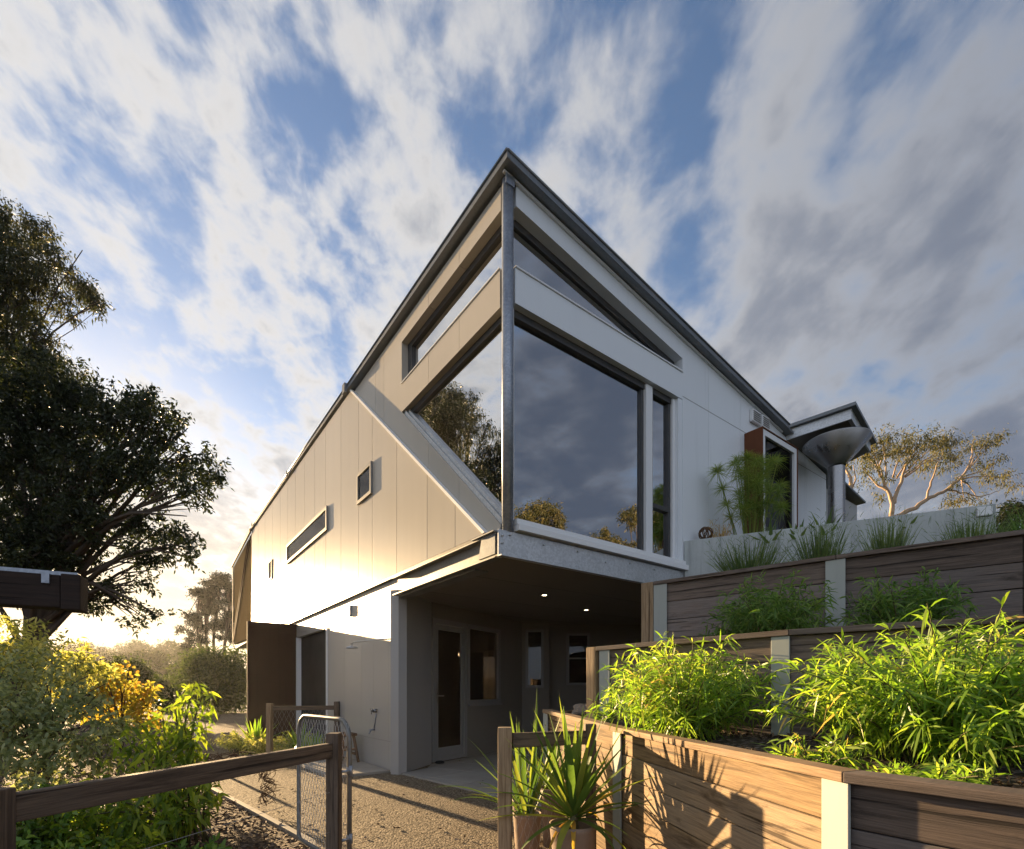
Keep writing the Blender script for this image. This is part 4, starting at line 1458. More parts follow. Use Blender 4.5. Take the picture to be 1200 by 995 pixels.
b0 = at(316, 870, 8.3); b0[2] = 0; b1 = at(395, 870, 8.72); b1[2] = 0
fb = thing('timber_fence', 'short timber fence with wire netting at the small bed by the house wall', 'fence', b0)
fence_post(b0, 0.92, 0.085, fb, M['post'])
fence_post(b1, 0.94, 0.085, fb, M['rail'])
mb = MB(); dd = (b1 - b0) / np.linalg.norm(b1 - b0)
mb.beam(b0 + dd * 0.045 + UP * 0.835, b1 - dd * 0.045 + UP * 0.835, 0.035, 0.075)
mb.build('rail', M['rail'], fb, 0.005)
mb = MB(); chicken_wire(mb, b0 + dd * .045, b1 - dd * .045, 0.04, 0.80, 0.07, 0.0011); mb.build('wire_mesh', M['wire'], fb)

# galvanised tube gate with chain mesh, standing open
ga = np.array([-0.985, 3.03, 0]); gb = np.array([-1.535, 3.60, 0])
gt = thing('garden_gate', 'galvanised tube garden gate with chain mesh standing open', 'gate', ga)
gd = (gb - ga) / np.linalg.norm(gb - ga); gl_ = np.linalg.norm(gb - ga)
zb_, zt_, cr = 0.075, 0.965, 0.13
pts = []
def gp(s, z):
    return ga + gd * s + UP * z
pts += [gp(0, zb_ + .0)]
pts += [gp(0, zt_ - cr)] + [gp(cr - cr * math.cos(k / 6 * math.pi / 2), zt_ - cr + cr * math.sin(k / 6 * math.pi / 2)) for k in range(1, 7)]
pts += [gp(gl_ - cr + cr * math.sin(k / 6 * math.pi / 2), zt_ - cr + cr * math.cos(k / 6 * math.pi / 2)) for k in range(0, 7)]
pts += [gp(gl_, zb_ + .03), gp(gl_ - 0.03, zb_), gp(0.0, zb_)]
mb = MB(); mb.tube(pts, 0.0145, 10)
mb.build('frame', M['beamsteel'], gt)
mb = MB(); chicken_wire(mb, gp(.012, 0), gp(gl_ - .012, 0), zb_ + .01, zt_ - .02, 0.045, 0.0013)
mb.build('chain_mesh', M['wire'], gt)
for z in (0.25, 0.66):
    mb = MB()
    mb.tube([gp(-.02, z - .03), gp(-.02, z + .03)], 0.011, 8)
    mb.tube([gp(-.02, z), fpR + np.array([.03, .03, z])], 0.008, 8)
    mb.tube([gp(0, z - .02), gp(0, z + .02)], 0.0185, 10)
    mb.build('hinge', M['galvdk'], gt)
mb = MB(); mb.tube([gp(gl_, .72), gp(gl_ + .035, .72)], 0.02, 8); mb.tube([gp(gl_ + .03, .75), gp(gl_ + .05, .70), gp(gl_ + .03, .66)], 0.007, 6)
mb.build('latch', M['galv'], gt)

# steel picket beyond the shrubs
pp = at(230, 893, 8.0); pp[2] = 0
mb = MB(); mb.tube([pp, pp + UP * 0.62], 0.028, 10); mb.lathe([(.001, .64), (.028, .62)], pp, 10)
tag(mb.build('steel_bollard', M['galvdk']), 'thin grey steel post at the edge of the gravel behind the green shrub', 'post')

# rusty wire hoop lying in the bed
hc = at(262, 945, 4.5); hc[2] = 0.16
hoop = MB()
for k in range(9):
    pts = []; ph = rng.uniform(0, 6.28); rr = 0.30 + rng.uniform(-.04, .04)
    for i in range(41):
        th = RAD(-35) + i / 40 * RAD(230)
        wob = 0.035 * math.sin(th * (7 + k) + ph)
        pts.append(hc + np.array([math.cos(th) * (rr + wob), 0.25 * math.cos(th) + 0.05 * math.sin(th * 9 + ph), math.sin(th) * (rr + wob) + 0.08]))
    hoop.tube(pts, 0.0035, 4)
for k in range(60):
    th = RAD(-30 + rng.uniform(0, 215)); a = hc + np.array([math.cos(th) * .27, .25 * math.cos(th), math.sin(th) * .27 + .08])
    hoop.tube([a, a + rng.normal(size=3) * .05, a + np.array([math.cos(th) * .08, 0, math.sin(th) * .08]) + rng.normal(size=3) * .04], 0.0025, 4)
tag(hoop.build('wire_hoop', M['rustwire']), 'rusty tangled wire hoop standing in the mulch behind the fence rail', 'wire hoop')

# dark beam end with a rail at the left edge of the picture, carried on a post outside it
be = at(99, 697, 2.6); bdir = np.array([-0.889, -0.458, 0.0])
bm_ = thing('carport_beam', 'dark boxed beam end with a thin metal rail at the left edge', 'beam', v3(be + bdir * 1.7, 0))
mb = MB(); mb.beam(be + bdir * 0.08, be + bdir * 1.75, 0.12, 0.165)
mb.build('beam', M['beam_dk'], bm_, 0.006)
mb = MB(); mb.beam(be, be + bdir * 0.079, 0.135, 0.18); mb.build('end_cap', M['beam_dk'], bm_, 0.006)
mb = MB(); up_ = UP * 0.095
mb.beam(be + up_ + bdir * .02, be + up_ + bdir * 1.75, 0.05, 0.022)
for k in (0.12, 0.42, 0.9, 1.4):
    mb.beam(be + bdir * k + UP * 0.06 - np.array([bdir[1], -bdir[0], 0]) * .066, be + bdir * (k + .03) + UP * 0.06 - np.array([bdir[1], -bdir[0], 0]) * .066, 0.012, 0.05)
mb.build('rail', M['galvdk'], bm_)
mb = MB(); q = be + bdir * 1.66; mb.box(v3(q, 0) - np.array([.06, .06, 0.05]), UP * (q[2] - .03), (.12, 0, 0), (0, .12, 0)); mb.build('post', M['beam_dk'], bm_)

# ================================================================== PLANTS
def arc_stems(base, n, rad, h, spread=0.25, lean=(0, 0), seg=8, arch=0.35):
    """arching shoots from a clump: list of point arrays"""
    out = []
    for i in range(n):
        th = rng.uniform(0, 2 * math.pi); q = math.sqrt(rng.uniform(0.0, 1))
        s = base + np.array([math.cos(th), math.sin(th), 0]) * rad * spread * rng.uniform(0.1, 1)
        hh = h * (rng.uniform(0.42, 1.0) + 0.12 * (rng.uniform() > .85)) * (1 - 0.45 * q * q)
        R_ = rad * q * rng.uniform(0.8, 1.1)
        t = np.linspace(0, 1, seg)[:, None]
        d = np.array([math.cos(th) + lean[0], math.sin(th) + lean[1], 0])
        p = s + d * R_ * t ** 1.4 + UP * hh * ((1 + arch) * t - arch * t ** 2.4)
        p += np.cumsum(rng.normal(size=p.shape) * 0.010 * h, 0) * t
        out.append(p)
    return out


def leaves_on(stems, per, L, Wd, droop, t0=0.2, out=0.75, detail=True, zb=0.15):
    P = []; D = []
    for s in stems:
        t = rng.uniform(t0, 1.0, per) ** 0.85 * (len(s) - 1)
        i = np.minimum(t.astype(int), len(s) - 2); f = (t - i)[:, None]
        P.append(s[i] * (1 - f) + s[i + 1] * f)
        tg = unit(s[i + 1] - s[i])
        D.append(unit(tg * (1 - out) + rand_dirs(per, zb) * out))
    P = np.vstack(P); D = np.vstack(D); n = len(P)
    k = rng.uniform(0.6, 1.15, n)
    return leaf_arrays(P, D, L * k, Wd * k, droop * rng.uniform(0.3, 1.5, n)[:, None], detail)


def stems_mesh(stems, r0, r1, mat, parent, n=5, name='stems'):
    mb = MB()
    for s in stems:
        mb.tube(s, np.linspace(r0, r1, len(s)), n, False)
    return mb.build(name, mat, parent)


def bush(name, label, base, rad, h, nst, per, L, Wd, mat, group=None, droop=0.35, arch=0.35, lean=(0, 0), cat='bush', spread=0.3, out=0.75, tshow=30, t0=0.2):
    base = np.asarray(base, float)
    root = thing(name, label, cat, base, group)
    st_ = arc_stems(base, nst, rad, h, spread, lean, 8, arch)
    leaf_obj('foliage', [leaves_on(st_, per, L, Wd, droop, t0, out)], mat, root)
    stems_mesh(st_[:tshow], 0.005, 0.0018, M['stem'], root)
    return root


bg_ = 'bright bushes on the lowest terrace'
bush('leafy_bush', 'bright green narrow leaved bush left of the steel wall post on the lowest terrace', (1.03, 2.98, 0.84), 0.49, 0.64, 200, 36, 0.098, 0.0092, M['lf_bright'], bg_, tshow=120)
bush('leafy_bush', 'largest bright green bush at the right edge of the lowest terrace', (1.72, 1.98, 0.84), 0.54, 0.60, 270, 40, 0.098, 0.0092, M['lf_bright'], bg_, tshow=160)
bush('leafy_bush', 'small low sprig growing behind the cap left of the largest bright bush', (1.17, 1.90, 0.84), 0.17, 0.14, 26, 16, 0.07, 0.009, M['lf_bright'], bg_)
bush('leafy_bush', 'low sprawling sprig on the mulch in front of the largest bright bush', (1.29, 1.53, 0.84), 0.17, 0.10, 26, 16, 0.065, 0.009, M['lf_bright'], bg_)
bush('leafy_bush', 'tiny grey green sprig beside the rock at the left end of the lowest terrace', (0.74, 3.85, 0.86), 0.13, 0.24, 22, 16, 0.06, 0.009, M['lf_shade'], bg_)
mg_ = 'shaded bushes on the middle terrace'
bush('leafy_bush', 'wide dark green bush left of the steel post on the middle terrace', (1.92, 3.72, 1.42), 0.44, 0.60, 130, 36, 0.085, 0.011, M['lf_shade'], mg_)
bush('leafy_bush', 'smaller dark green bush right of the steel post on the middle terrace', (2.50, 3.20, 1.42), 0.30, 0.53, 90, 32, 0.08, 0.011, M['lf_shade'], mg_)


def tuft(label, base, rad, h, n, mat, group, name='grass_tuft', w=0.008, cat='grass tuft'):
    base = np.asarray(base, float); n = int(n * 1.5)
    th = rng.uniform(0, 2 * math.pi, n); q = np.sqrt(rng.uniform(0, 1, n))
    P = base + np.stack([np.cos(th) * rad * .35 * q, np.sin(th) * rad * .35 * q, np.zeros(n)], 1)
    D = unit(np.stack([np.cos(th) * q * rad / h * 0.8, np.sin(th) * q * rad / h * 0.8, np.ones(n)], 1) + rng.normal(size=(n, 3)) * .12)
    L = h * rng.uniform(0.5, 1.1, n)
    parts = [leaf_arrays(P, D, L, w, 0.18 * q[:, None])]
    k = n * 3
    i = rng.integers(0, n, k); f = rng.uniform(0.25, 0.95, k)[:, None]
    parts.append(leaf_arrays(P[i] + D[i] * L[i][:, None] * f, unit(D[i] + rand_dirs(k) * 0.7), 0.10 * rng.uniform(.5, 1.2, k), 0.0045, 0.25))
    o = leaf_obj(name, parts, mat)
    o.location = (0, 0, 0)
    return tag(o, label, cat, group)


tg_ = 'feathery tufts along the concrete planter'
tuft('feathery green tuft spilling below the papyrus at the left of the concrete planter', (2.50, 5.25, 2.18), 0.42, 0.62, 260, M['lf_tuft'], tg_)
tuft('feathery upright tuft against the middle of the concrete planter left of the wispy one', (3.17, 5.15, 2.18), 0.26, 0.74, 240, M['lf_tuft'], tg_)
tuft('wispy upright tuft against the concrete planter right of centre', (3.66, 4.88, 2.18), 0.20, 0.72, 190, M['lf_tuft'], tg_)
tuft('low leafy tuft at the right end of the concrete planter under the box light', (4.20, 4.58, 2.18), 0.28, 0.64, 200, M['lf_tuft'], tg_)
tuft('dark bushy tuft right of the concrete planter at the picture edge', (5.05, 4.72, 2.2), 0.40, 0.80, 320, M['lf_shade'], tg_)

# papyrus
pb = np.array([3.05, 6.38, 2.60])
pap = thing('papyrus', 'tall papyrus clump with mop heads in front of the rusty hooded window', 'papyrus', pb)
stm = []; P = []; D = []
for i in range(46):
    th = rng.uniform(0, 6.28); q = rng.uniform(0, 1)
    hh = rng.uniform(0.75, 1.5); top = pb + np.array([math.cos(th) * q * .42, math.sin(th) * q * .22, hh])
    s0 = pb + np.array([math.cos(th) * .12 * q, math.sin(th) * .08 * q, 0])
    t = np.linspace(0, 1, 6)[:, None]
    s = s0 + (top - s0) * t + np.array([math.cos(th) * .06, math.sin(th) * .04, 0]) * t ** 3
    stm.append(s); k = 120
    P.append(np.repeat(s[-1:], k, 0)); D.append(unit(rand_dirs(k) + np.array([0, 0, 0.55])))
P = np.vstack(P); D = np.vstack(D)
stems_mesh(stm, 0.006, 0.0035, M['lf_papyrus'], pap, 5)
leaf_obj('umbels', [leaf_arrays(P, D, rng.uniform(.10, .20, len(P)), 0.0042, 0.35)], M['lf_papyrus'], pap)


def rosette(name, label, base, n, L, w, mat, group=None, cat='plant', lo=0.2, hi=1.3, droop=0.6, parent=None):
    base = np.asarray(base, float)
    mb = MB()
    for i in range(n):
        th = i * 2.39996 + rng.uniform(-.2, .2); f = (i + 0.5) / n
        el = lo + (hi - lo) * (1 - f)
        d = np.array([math.cos(th) * math.cos(el), math.sin(th) * math.cos(el), math.sin(el)])
        blade(mb, base + d * 0.02, d, L * rng.uniform(.75, 1.1), w, droop * rng.uniform(.3, 1.2) * f, 6)
    if parent is not None:
        return mb.build(name, mat, parent)
    return tag(mb.build(name, mat), label, cat, group)


pg_ = 'strappy plants inside the concrete planter'
for i, (x, y, Y, L, lab) in enumerate(((903, 622, 6.05, .30, 'strappy green planter plant just right of the papyrus'),
                                       (935, 617, 5.95, .30, 'strappy green planter plant left of the steel pipe foot'),
                                       (967, 612, 5.85, .36, 'largest strappy planter plant at the foot of the steel pipe'),
                                       (1062, 600, 5.5, .22, 'small strappy planter plant in front of the pale gum trunk'))):
    p = at(x, y, Y); p[2] = 2.86
    rosette('strappy_plant', lab, p, 22, L, 0.045, M['lf_tuft'], pg_, lo=0.35, hi=1.35)

tb = at(827, 630, 6.42); tb[2] = 3.06
mb = MB()
for k in range(12):
    a_ = rand_dirs(1)[0]; b_ = nrm(np.cross(a_, rand_dirs(1)[0])); c_ = np.cross(a_, b_)
    pts = [tb + UP * .09 + (b_ * math.cos(u) + c_ * math.sin(u)) * .085 for u in np.linspace(0, 6.283, 20)]
    mb.tube(pts, 0.006, 5, False)
tag(mb.build('twig_ball', M['rustwire']), 'small woven twig ball on the left end of the planter', 'ornament')
tuft('pale dry feathery grass beside the twig ball', (tb[0] + .17, tb[1] - .05, 2.9), 0.16, 0.42, 60, M['lf_dead'], None, 'dry_grass', 0.004, 'dry grass')

# ---------------------------------------------------------------- pots
def pot(mb, c, r, h):
    mb.lathe([(0.001, 0.0), (r * .74, 0.0), (r * .80, h * .3), (r * .97, h * .92), (r * 1.0, h), (r * .90, h), (r * .86, h * .88), (0.001, h * .86)], c, 36)


c1 = np.array([0.352, 2.88, 0.0])
yp = thing('potted_yucca', 'large spiky yucca in a tall round clay pot in front of the timber fence', 'potted plant', c1)
mb = MB(); pot(mb, c1, 0.138, 0.38); mb.build('pot', M['pot'], yp)
mb = MB(); mb.lathe([(0.001, 0.335), (0.118, 0.33)], c1, 20); mb.build('soil', M['soil'], yp)
mb = MB(); cc = c1 + UP * 0.335
mb.tube([cc - UP * .04, cc + UP * .10], [0.035, 0.028], 10); mb.build('trunk', M['stem'], yp)
mb = MB(); cc = c1 + UP * 0.40
for i in range(34):
    th = i * 2.39996 + rng.uniform(-.15, .15); f = i / 34
    el = RAD(84) - RAD(62) * f ** 1.1
    d = np.array([math.cos(th) * math.cos(el), math.sin(th) * math.cos(el) * .8, math.sin(el)])
    blade(mb, cc + d * .015, d, rng.uniform(.52, .72) * (1 - .12 * f), 0.044, rng.uniform(.0, .25) + .45 * f ** 3, 8, 0.22)
for th, el, L, dr in ((3.05, .12, .56, .35), (0.15, .22, .52, .15), (0.02, .05, .36, .9), (3.6, -.05, .42, .9), (5.4, .1, .34, 1.1), (4.3, .05, .38, 1.4), (5.9, -.1, .42, 1.2)):
    d = np.array([math.cos(th) * math.cos(el), math.sin(th) * math.cos(el), math.sin(el)])
    blade(mb, cc + d * .015, d, L, 0.042, dr, 8, 0.15)
mb.build('leaves', M['lf_yucca'], yp)
mb = MB()
for th, el, L, dr in ((0.5, .55, .40, .5), (0.2, .45, .46, .8), (3.9, -.1, .28, 1.6), (4.6, .0, .30, 1.8), (0.9, .2, .4, 1.3)):
    d = np.array([math.cos(th) * math.cos(el), math.sin(th) * math.cos(el), math.sin(el)])
    blade(mb, cc + d * .012, d, L, 0.026, dr, 8, 0.3)
mb.build('dead_leaves', M['lf_dead'], yp)

c2 = np.array([0.10, 3.25, 0.0])
fp2 = thing('potted_plant', 'lean upright strap leaved plant in a round clay pot behind the pale fence post', 'potted plant', c2)
mb = MB(); pot(mb, c2, 0.095, 0.35); mb.build('pot', M['pot'], fp2)
mb = MB(); cc = c2 + UP * 0.31
for i in range(26):
    th = rng.uniform(0, 6.28); f = rng.uniform(0, 1)
    el = RAD(88) - RAD(50) * f ** 1.6
    d = np.array([math.cos(th) * math.cos(el), math.sin(th) * math.cos(el), math.sin(el)])
    blade(mb, cc + np.array([math.cos(th) * .03, math.sin(th) * .03, 0]), d, rng.uniform(.55, .86) * (1 - .2 * f), 0.034, rng.uniform(.0, .2) + .7 * f ** 2, 8, 0.2)
for th, el, L, dr in ((3.2, .55, .42, .5), (3.0, .85, .50, .2), (3.3, .35, .26, 2.6)):
    d = np.array([math.cos(th) * math.cos(el), math.sin(th) * math.cos(el), math.sin(el)])
    blade(mb, cc + UP * .03, d, L, 0.03, dr, 9, 0.2)
mb.build('leaves', M['lf_yucca'], fp2)

c3 = np.array([0.07, 3.72, 0.02])
fp3 = thing('potted_plant', 'small dark pot of thin leaves on the paving behind the fence rail', 'potted plant', c3)
mb = MB(); pot(mb, c3, 0.07, 0.33); mb.build('pot', M['pot'], fp3)
rosette('leaves', '', c3 + UP * .29, 24, .34, .016, M['lf_yucca'], None, lo=.3, hi=1.4, droop=.8, parent=fp3)

c4 = np.array([0.30, 3.62, 0.02])
fp4 = thing('potted_plant', 'tall pale pot with arching leaves between the fence rail and the timber wall', 'potted plant', c4)
mb = MB(); pot(mb, c4, 0.10, 0.42); mb.build('pot', M['cap'] if False else M['pot'], fp4)
rosette('leaves', '', c4 + UP * .38, 26, .5, .035, M['lf_yucca'], None, lo=.35, hi=1.5, droop=.7, parent=fp4)

# ---------------------------------------------------------------- rocks and litter
def rock(label, c, s, name='rock', grp=None):
    n, m = 18, 11; vs = []
    ph = rng.uniform(0, 6, 6)
    for j in range(m + 1):
        la = math.pi * j / m
        for i in range(n):
            lo = 2 * math.pi * i / n
            k = 1 + .16 * math.sin(2 * lo + ph[0] + 2 * la) + .12 * math.sin(3 * la + ph[1] + lo) + .07 * math.sin(7 * lo + 5 * la + ph[2])
            vs.append((c[0] + s[0] * k * math.sin(la) * math.cos(lo), c[1] + s[1] * k * math.sin(la) * math.sin(lo), c[2] + s[2] * (k * math.cos(la) + .5)))
    fs = [[j * n + i, (j + 1) * n + i, (j + 1) * n + (i + 1) % n, j * n + (i + 1) % n] for j in range(m) for i in range(n)]
    mb = MB(); mb.add(vs, fs, None, False)
    return tag(mb.build(name, M['rock']), label, 'rock', grp)


rock('craggy tan rock at the left end of the lowest terrace', (0.66, 4.55, 0.93), (.13, .11, .055))
rock('rounded dark rock at the edge of the small bed by the gravel', tuple(W(-1.38, 7.6, 0.0)), (.28, .22, .17))
rock('small pale stone on the terrace mulch behind the cap', (1.06, 1.66, 0.835), (.03, .025, .015))

# loose bark and leaf litter on the beds
def litter(name, pts, L, Wd, mat, kind_label):
    n = len(pts)
    D = rand_dirs(n); D[:, 2] = np.abs(D[:, 2]) * .25; D = unit(D)
    o = leaf_obj(name, [leaf_arrays(pts, D, L * rng.uniform(.5, 1.4, n), Wd * rng.uniform(.5, 1.3, n), 0.1, False)], mat)
    return tag(o, kind_label[0], kind_label[1], None, 'stuff')


pts = []
for _ in range(9000):
    u = rng.uniform(0, 1) ** 1.0; i = rng.uniform(0, 1)
    a = T1[1] + (T1[3] - T1[1]) * u if False else None
    s = rng.uniform(-1, 2.0)
    k = int(s + 1); f = (s + 1) - k
    a = T1[k] + (T1[min(k + 1, 4)] - T1[k]) * f; b = T2[min(k, 3)] + (T2[min(k + 1, 3)] - T2[min(k, 3)]) * f
    q = a + (b - a) * (0.06 + 0.9 * i)
    pts.append((q[0], q[1], Z1 - 0.085 + 0.06 * i + rng.uniform(0, .012)))
litter('terrace_mulch', np.array(pts), .034, .010, M['lf_litter'], ('loose bark mulch and fallen leaves on the lowest terrace', 'mulch'))
pts = []
while len(pts) < 12000:
    x, y = rng.uniform(-6, -0.9), rng.uniform(1.2, 8.5)
    if y < 3.6 and x > -1.15 - 0.62 * max(0, y - 3.15) or y >= 3.6 and x > -1.5 - (y - 3.65) * 0.93:
        continue
    pts.append((x, y, 0.018 + rng.uniform(0, .02)))
litter('bed_mulch', np.array(pts), .05, .017, M['lf_litter'], ('loose bark mulch and dry leaves in the front garden bed', 'mulch'))

pts = [(x, y, .012) for x, y in zip(rng.uniform(-2.6, 1.0, 420), rng.uniform(3.0, 8.0, 420)) if y > 3.65 - (x + 1.46) * .9]
litter('gravel_litter', np.array(pts), .04, .016, M['lf_litter'], ('scattered dry leaves and bark flakes on the gravel', 'litter'))

# small bed by the house: strappy clumps and mounds
hg = 'small plants in the bed by the house wall'
for x, y, Y, L, lab in ((300, 862, 9.4, .62, 'upright strappy clump in the small bed before the rusty screen'),
                        (352, 868, 8.9, .55, 'strappy clump behind the wire netting fence by the wall'),
                        (368, 872, 8.4, .45, 'small strappy clump between the open gate and the house wall')):
    p = at(x, y, Y); p[2] = 0.02
    rosette('strappy_plant', lab, p, 34, L, .05, M['lf_bright'], hg, lo=.3, hi=1.45, droop=.6)
for x, Y, r, h, lab in ((285, 9.3, .52, .40, 'rounded grey green mound at the gravel edge of the small bed'),
                        (318, 8.8, .45, .32, 'low grey green mound at the pale netting fence post'),
                        (345, 9.2, .40, .42, 'leafy mound behind the wire netting by the house wall')):
    p = at(x, 900, Y); p[2] = 0.0
    bush('mound_plant', lab, p, r, h, 80, 30, .075, .016, M['lf_varieg'], hg, arch=.5)

# ---------------------------------------------------------------- left garden shrubs
def cloud_leaves(clumps, dens, L, Wd, droop=.25, detail=False, twig=26, tw=.14, zb=-.1, flat=.8):
    """leaves gathered on twigs inside ball-shaped clumps (centre, radius)"""
    Ps = []; Ds = []
    for c, r in clumps:
        nt = max(3, int(dens * r * r))
        u = rand_dirs(nt) * (rng.uniform(0.05, 1, nt) ** .45)[:, None] * r
        u[:, 2] *= flat
        tips = np.asarray(c) + u
        k = twig
        dirs = unit(u + rand_dirs(nt) * r * .6)
        f = rng.uniform(-.6, 1, (nt, k, 1))
        P = tips[:, None, :] + dirs[:, None, :] * f * tw + rng.normal(size=(nt, k, 3)) * tw * .28
        D = dirs[:, None, :] * .45 + rng.normal(size=(nt, k, 3)) * .6 + np.array([0, 0, zb])
        Ps.append(P.reshape(-1, 3)); Ds.append(unit(D.reshape(-1, 3)))
    P = np.vstack(Ps); D = np.vstack(Ds); n = len(P); s = rng.uniform(.65, 1.25, n)
    return leaf_arrays(P, D, L * s, Wd * s, droop, detail)


def limb_tubes(mb, base, clumps, r0, trunk_top, seed=0, frac=1.0, nside=7):
    """trunk from base to trunk_top, then limbs to the clumps"""
    base = np.asarray(base, float); tt = np.asarray(trunk_top, float)
    t = np.linspace(0, 1, 9)[:, None]
    wob = np.stack([np.sin(t[:, 0] * 5 + seed), np.cos(t[:, 0] * 4 + seed), np.zeros(9)], 1) * .06 * np.linalg.norm(tt - base) * .5 * np.sin(t * math.pi)
    tr = base + (tt - base) * t + wob
    mb.tube(tr, np.linspace(r0, r0 * .55, 9), 10)
    for i, (c, r) in enumerate(clumps):
        if (i * .618) % 1 > frac:
            continue
        c = np.asarray(c, float); k = 4 + (i % 5)
        s = tr[min(k, 8)]
        t2 = np.linspace(0, 1, 7)[:, None]
        mid = np.array([0, 0, 1.0]) * np.linalg.norm(c - s) * .12
        lb = s + (c - s) * t2 + mid * np.sin(t2 * math.pi) + np.cumsum(rng.normal(size=(7, 3)) * .012 * np.linalg.norm(c - s), 0) * t2
        mb.tube(lb, np.linspace(r0 * .34, .008, 7), nside, False)
        for _ in range(4):
            e = c + rand_dirs(1)[0] * r * .9
            j = rng.integers(3, 6)
            mb.tube([lb[j], (lb[j] + e) / 2 + rng.normal(size=3) * .04, e], [r0 * .12, r0 * .08, .004], 4, False)


def px_clumps(lst, Y, jit=.5):
    out = []
    for x, y, r in lst:
        Yc = Y + rng.uniform(-jit, jit)
        out.append((at(x, y, Yc), r / F * Yc))
    return out


def tree(name, label, base, trunk_top, clumps, dens, L, Wd, leafmat, barkmat, r0, cat='tree', group=None, detail=False, droop=.25, twig=26, tw=.14, frac=1.0, zb=-.1):
    root = thing(name, label, cat, base, group)
    mb = MB(); limb_tubes(mb, base, clumps, r0, trunk_top, rng.uniform(0, 6), frac)
    mb.build('trunk', barkmat, root)
    leaf_obj('crown', [cloud_leaves(clumps, dens, L, Wd, droop, detail, twig, tw, zb)], leafmat, root)
    return root


# silver-gold shrubs
cl = px_clumps([(15, 790, 48), (55, 830, 45), (20, 860, 55), (95, 850, 42), (70, 890, 36), (120, 890, 28), (130, 860, 25), (10, 910, 40), (-40, 840, 70), (100, 815, 26)], 4.2, .35)
tree('leafy_shrub', 'pale grey green variegated shrub behind the fence rail at the left edge', (-4.05, 4.25, 0), (-3.95, 4.25, .55), cl, 430, .055, .021, M['lf_silver'], M['bark'], .035, 'shrub', 'shrubs in the left garden', True, .2, 20, .10)
cl = px_clumps([(20, 755, 36), (65, 772, 30), (105, 785, 20), (40, 790, 40), (90, 795, 30), (-30, 770, 60), (0, 820, 40)], 6.0, .5)
tree('leafy_shrub', 'gold lit feathery shrub under the dark tree at the left edge', (-5.7, 6.1, 0), (-5.6, 6.1, .8), cl, 300, .075, .024, M['lf_varieg'], M['bark'], .04, 'shrub', 'shrubs in the left garden', True, .3, 22, .13)
cl = px_clumps([(115, 806, 22), (145, 812, 19), (165, 818, 14), (125, 796, 16), (100, 815, 22), (150, 796, 12), (172, 807, 8), (135, 830, 22), (160, 840, 20)], 6.9, .4)
tree('leafy_shrub', 'yellow and orange autumn shrub between the gold shrub and the bright green one', (-5.45, 6.95, 0), (-5.45, 6.95, .6), cl, 300, .085, .040, M['lf_gold'], M['bark'], .035, 'shrub', 'shrubs in the left garden', True, .25, 16, .12)

# bright drooping young tree
pbase = np.array([-2.42, 3.62, 0.0])
pt_ = thing('leafy_shrub', 'bright green drooping long leaved shrub behind the middle of the fence rail', 'shrub', pbase, 'shrubs in the left garden')
sts = []
for x, y, Y in ((228, 800, 3.65), (238, 815, 3.55), (205, 822, 3.7), (190, 835, 3.55), (160, 845, 3.6), (145, 865, 3.5), (215, 850, 3.5), (175, 870, 3.45), (225, 872, 3.5), (130, 890, 3.55), (205, 890, 3.4),
                (195, 925, 3.3), (240, 930, 3.35), (160, 930, 3.35), (120, 940, 3.3), (90, 960, 3.25), (215, 955, 3.3), (140, 965, 3.2), (185, 972, 3.2), (250, 905, 3.45), (235, 955, 3.35), (100, 920, 3.45)):
    e = at(x, y, Y); t = np.linspace(0, 1, 8)[:, None]
    s0 = pbase + np.array([rng.normal() * .06, rng.normal() * .06, 0])
    e[2] = max(e[2], .12)
    sts.append(s0 + (e - s0) * t ** 1.1 + UP * .22 * np.sin(t * math.pi) * np.linalg.norm(e - s0))
P = []; D = []
for s in sts:
    k = 62
    t = rng.uniform(.45, 1, k) * 7; i = np.minimum(t.astype(int), 6); f = (t - i)[:, None]
    P.append(s[i] * (1 - f) + s[i + 1] * f + rng.normal(size=(k, 3)) * .045)
    D.append(unit(rand_dirs(k, -.55) * .9 + (s[i + 1] - s[i]) * 1.0))
P = np.vstack(P); D = np.vstack(D); n = len(P); k = rng.uniform(.6, 1.2, n)
leaf_obj('foliage', [leaf_arrays(P, D, .098 * k, .025 * k, .35)], M['lf_peach'], pt_)
stems_mesh(sts, .012, .003, M['stem'], pt_, 6)

gg_ = 'low plants on the mulch of the left bed'
for x, Y, r, h, mt, lab in ((-15, 3.2, .42, .62, 'lf_silver', 'pale leafy plant below the left end of the silver shrub'),
                            (45, 3.35, .40, .55, 'lf_shade', 'dark green leafy plant under the silver shrub behind the rail'),
                            (100, 3.45, .38, .50, 'lf_peach', 'green leafy plant between the silver shrub and the bright drooping shrub'),
                            (-25, 2.4, .36, .40, 'lf_shade', 'dark green plant beside the left fence post'),
                            (120, 3.0, .30, .26, 'lf_peach', 'low green plant in front of the bright drooping shrub')):
    p = at(x, 995, Y); p[2] = 0.0
    bush('ground_plant', lab, p, r, h, 70, 26, .075, .024, M[mt], gg_, arch=.45, cat='plant', spread=.6)
for x, y, Y, r, h, lab in ((70, 985, 2.9, .32, .22, 'low dark green plant under the left end of the fence rail'),
                           (150, 990, 2.85, .30, .20, 'low green plant under the fence rail below the bright shrub'),
                           (230, 975, 3.1, .26, .18, 'low green plant at the mulch edge right of the bright shrub')):
    p = at(x, y, Y); p[2] = 0.0
    bush('ground_plant', lab, p, r, h, 50, 20, .075, .022, M['lf_shade'], gg_, arch=.5, cat='plant')

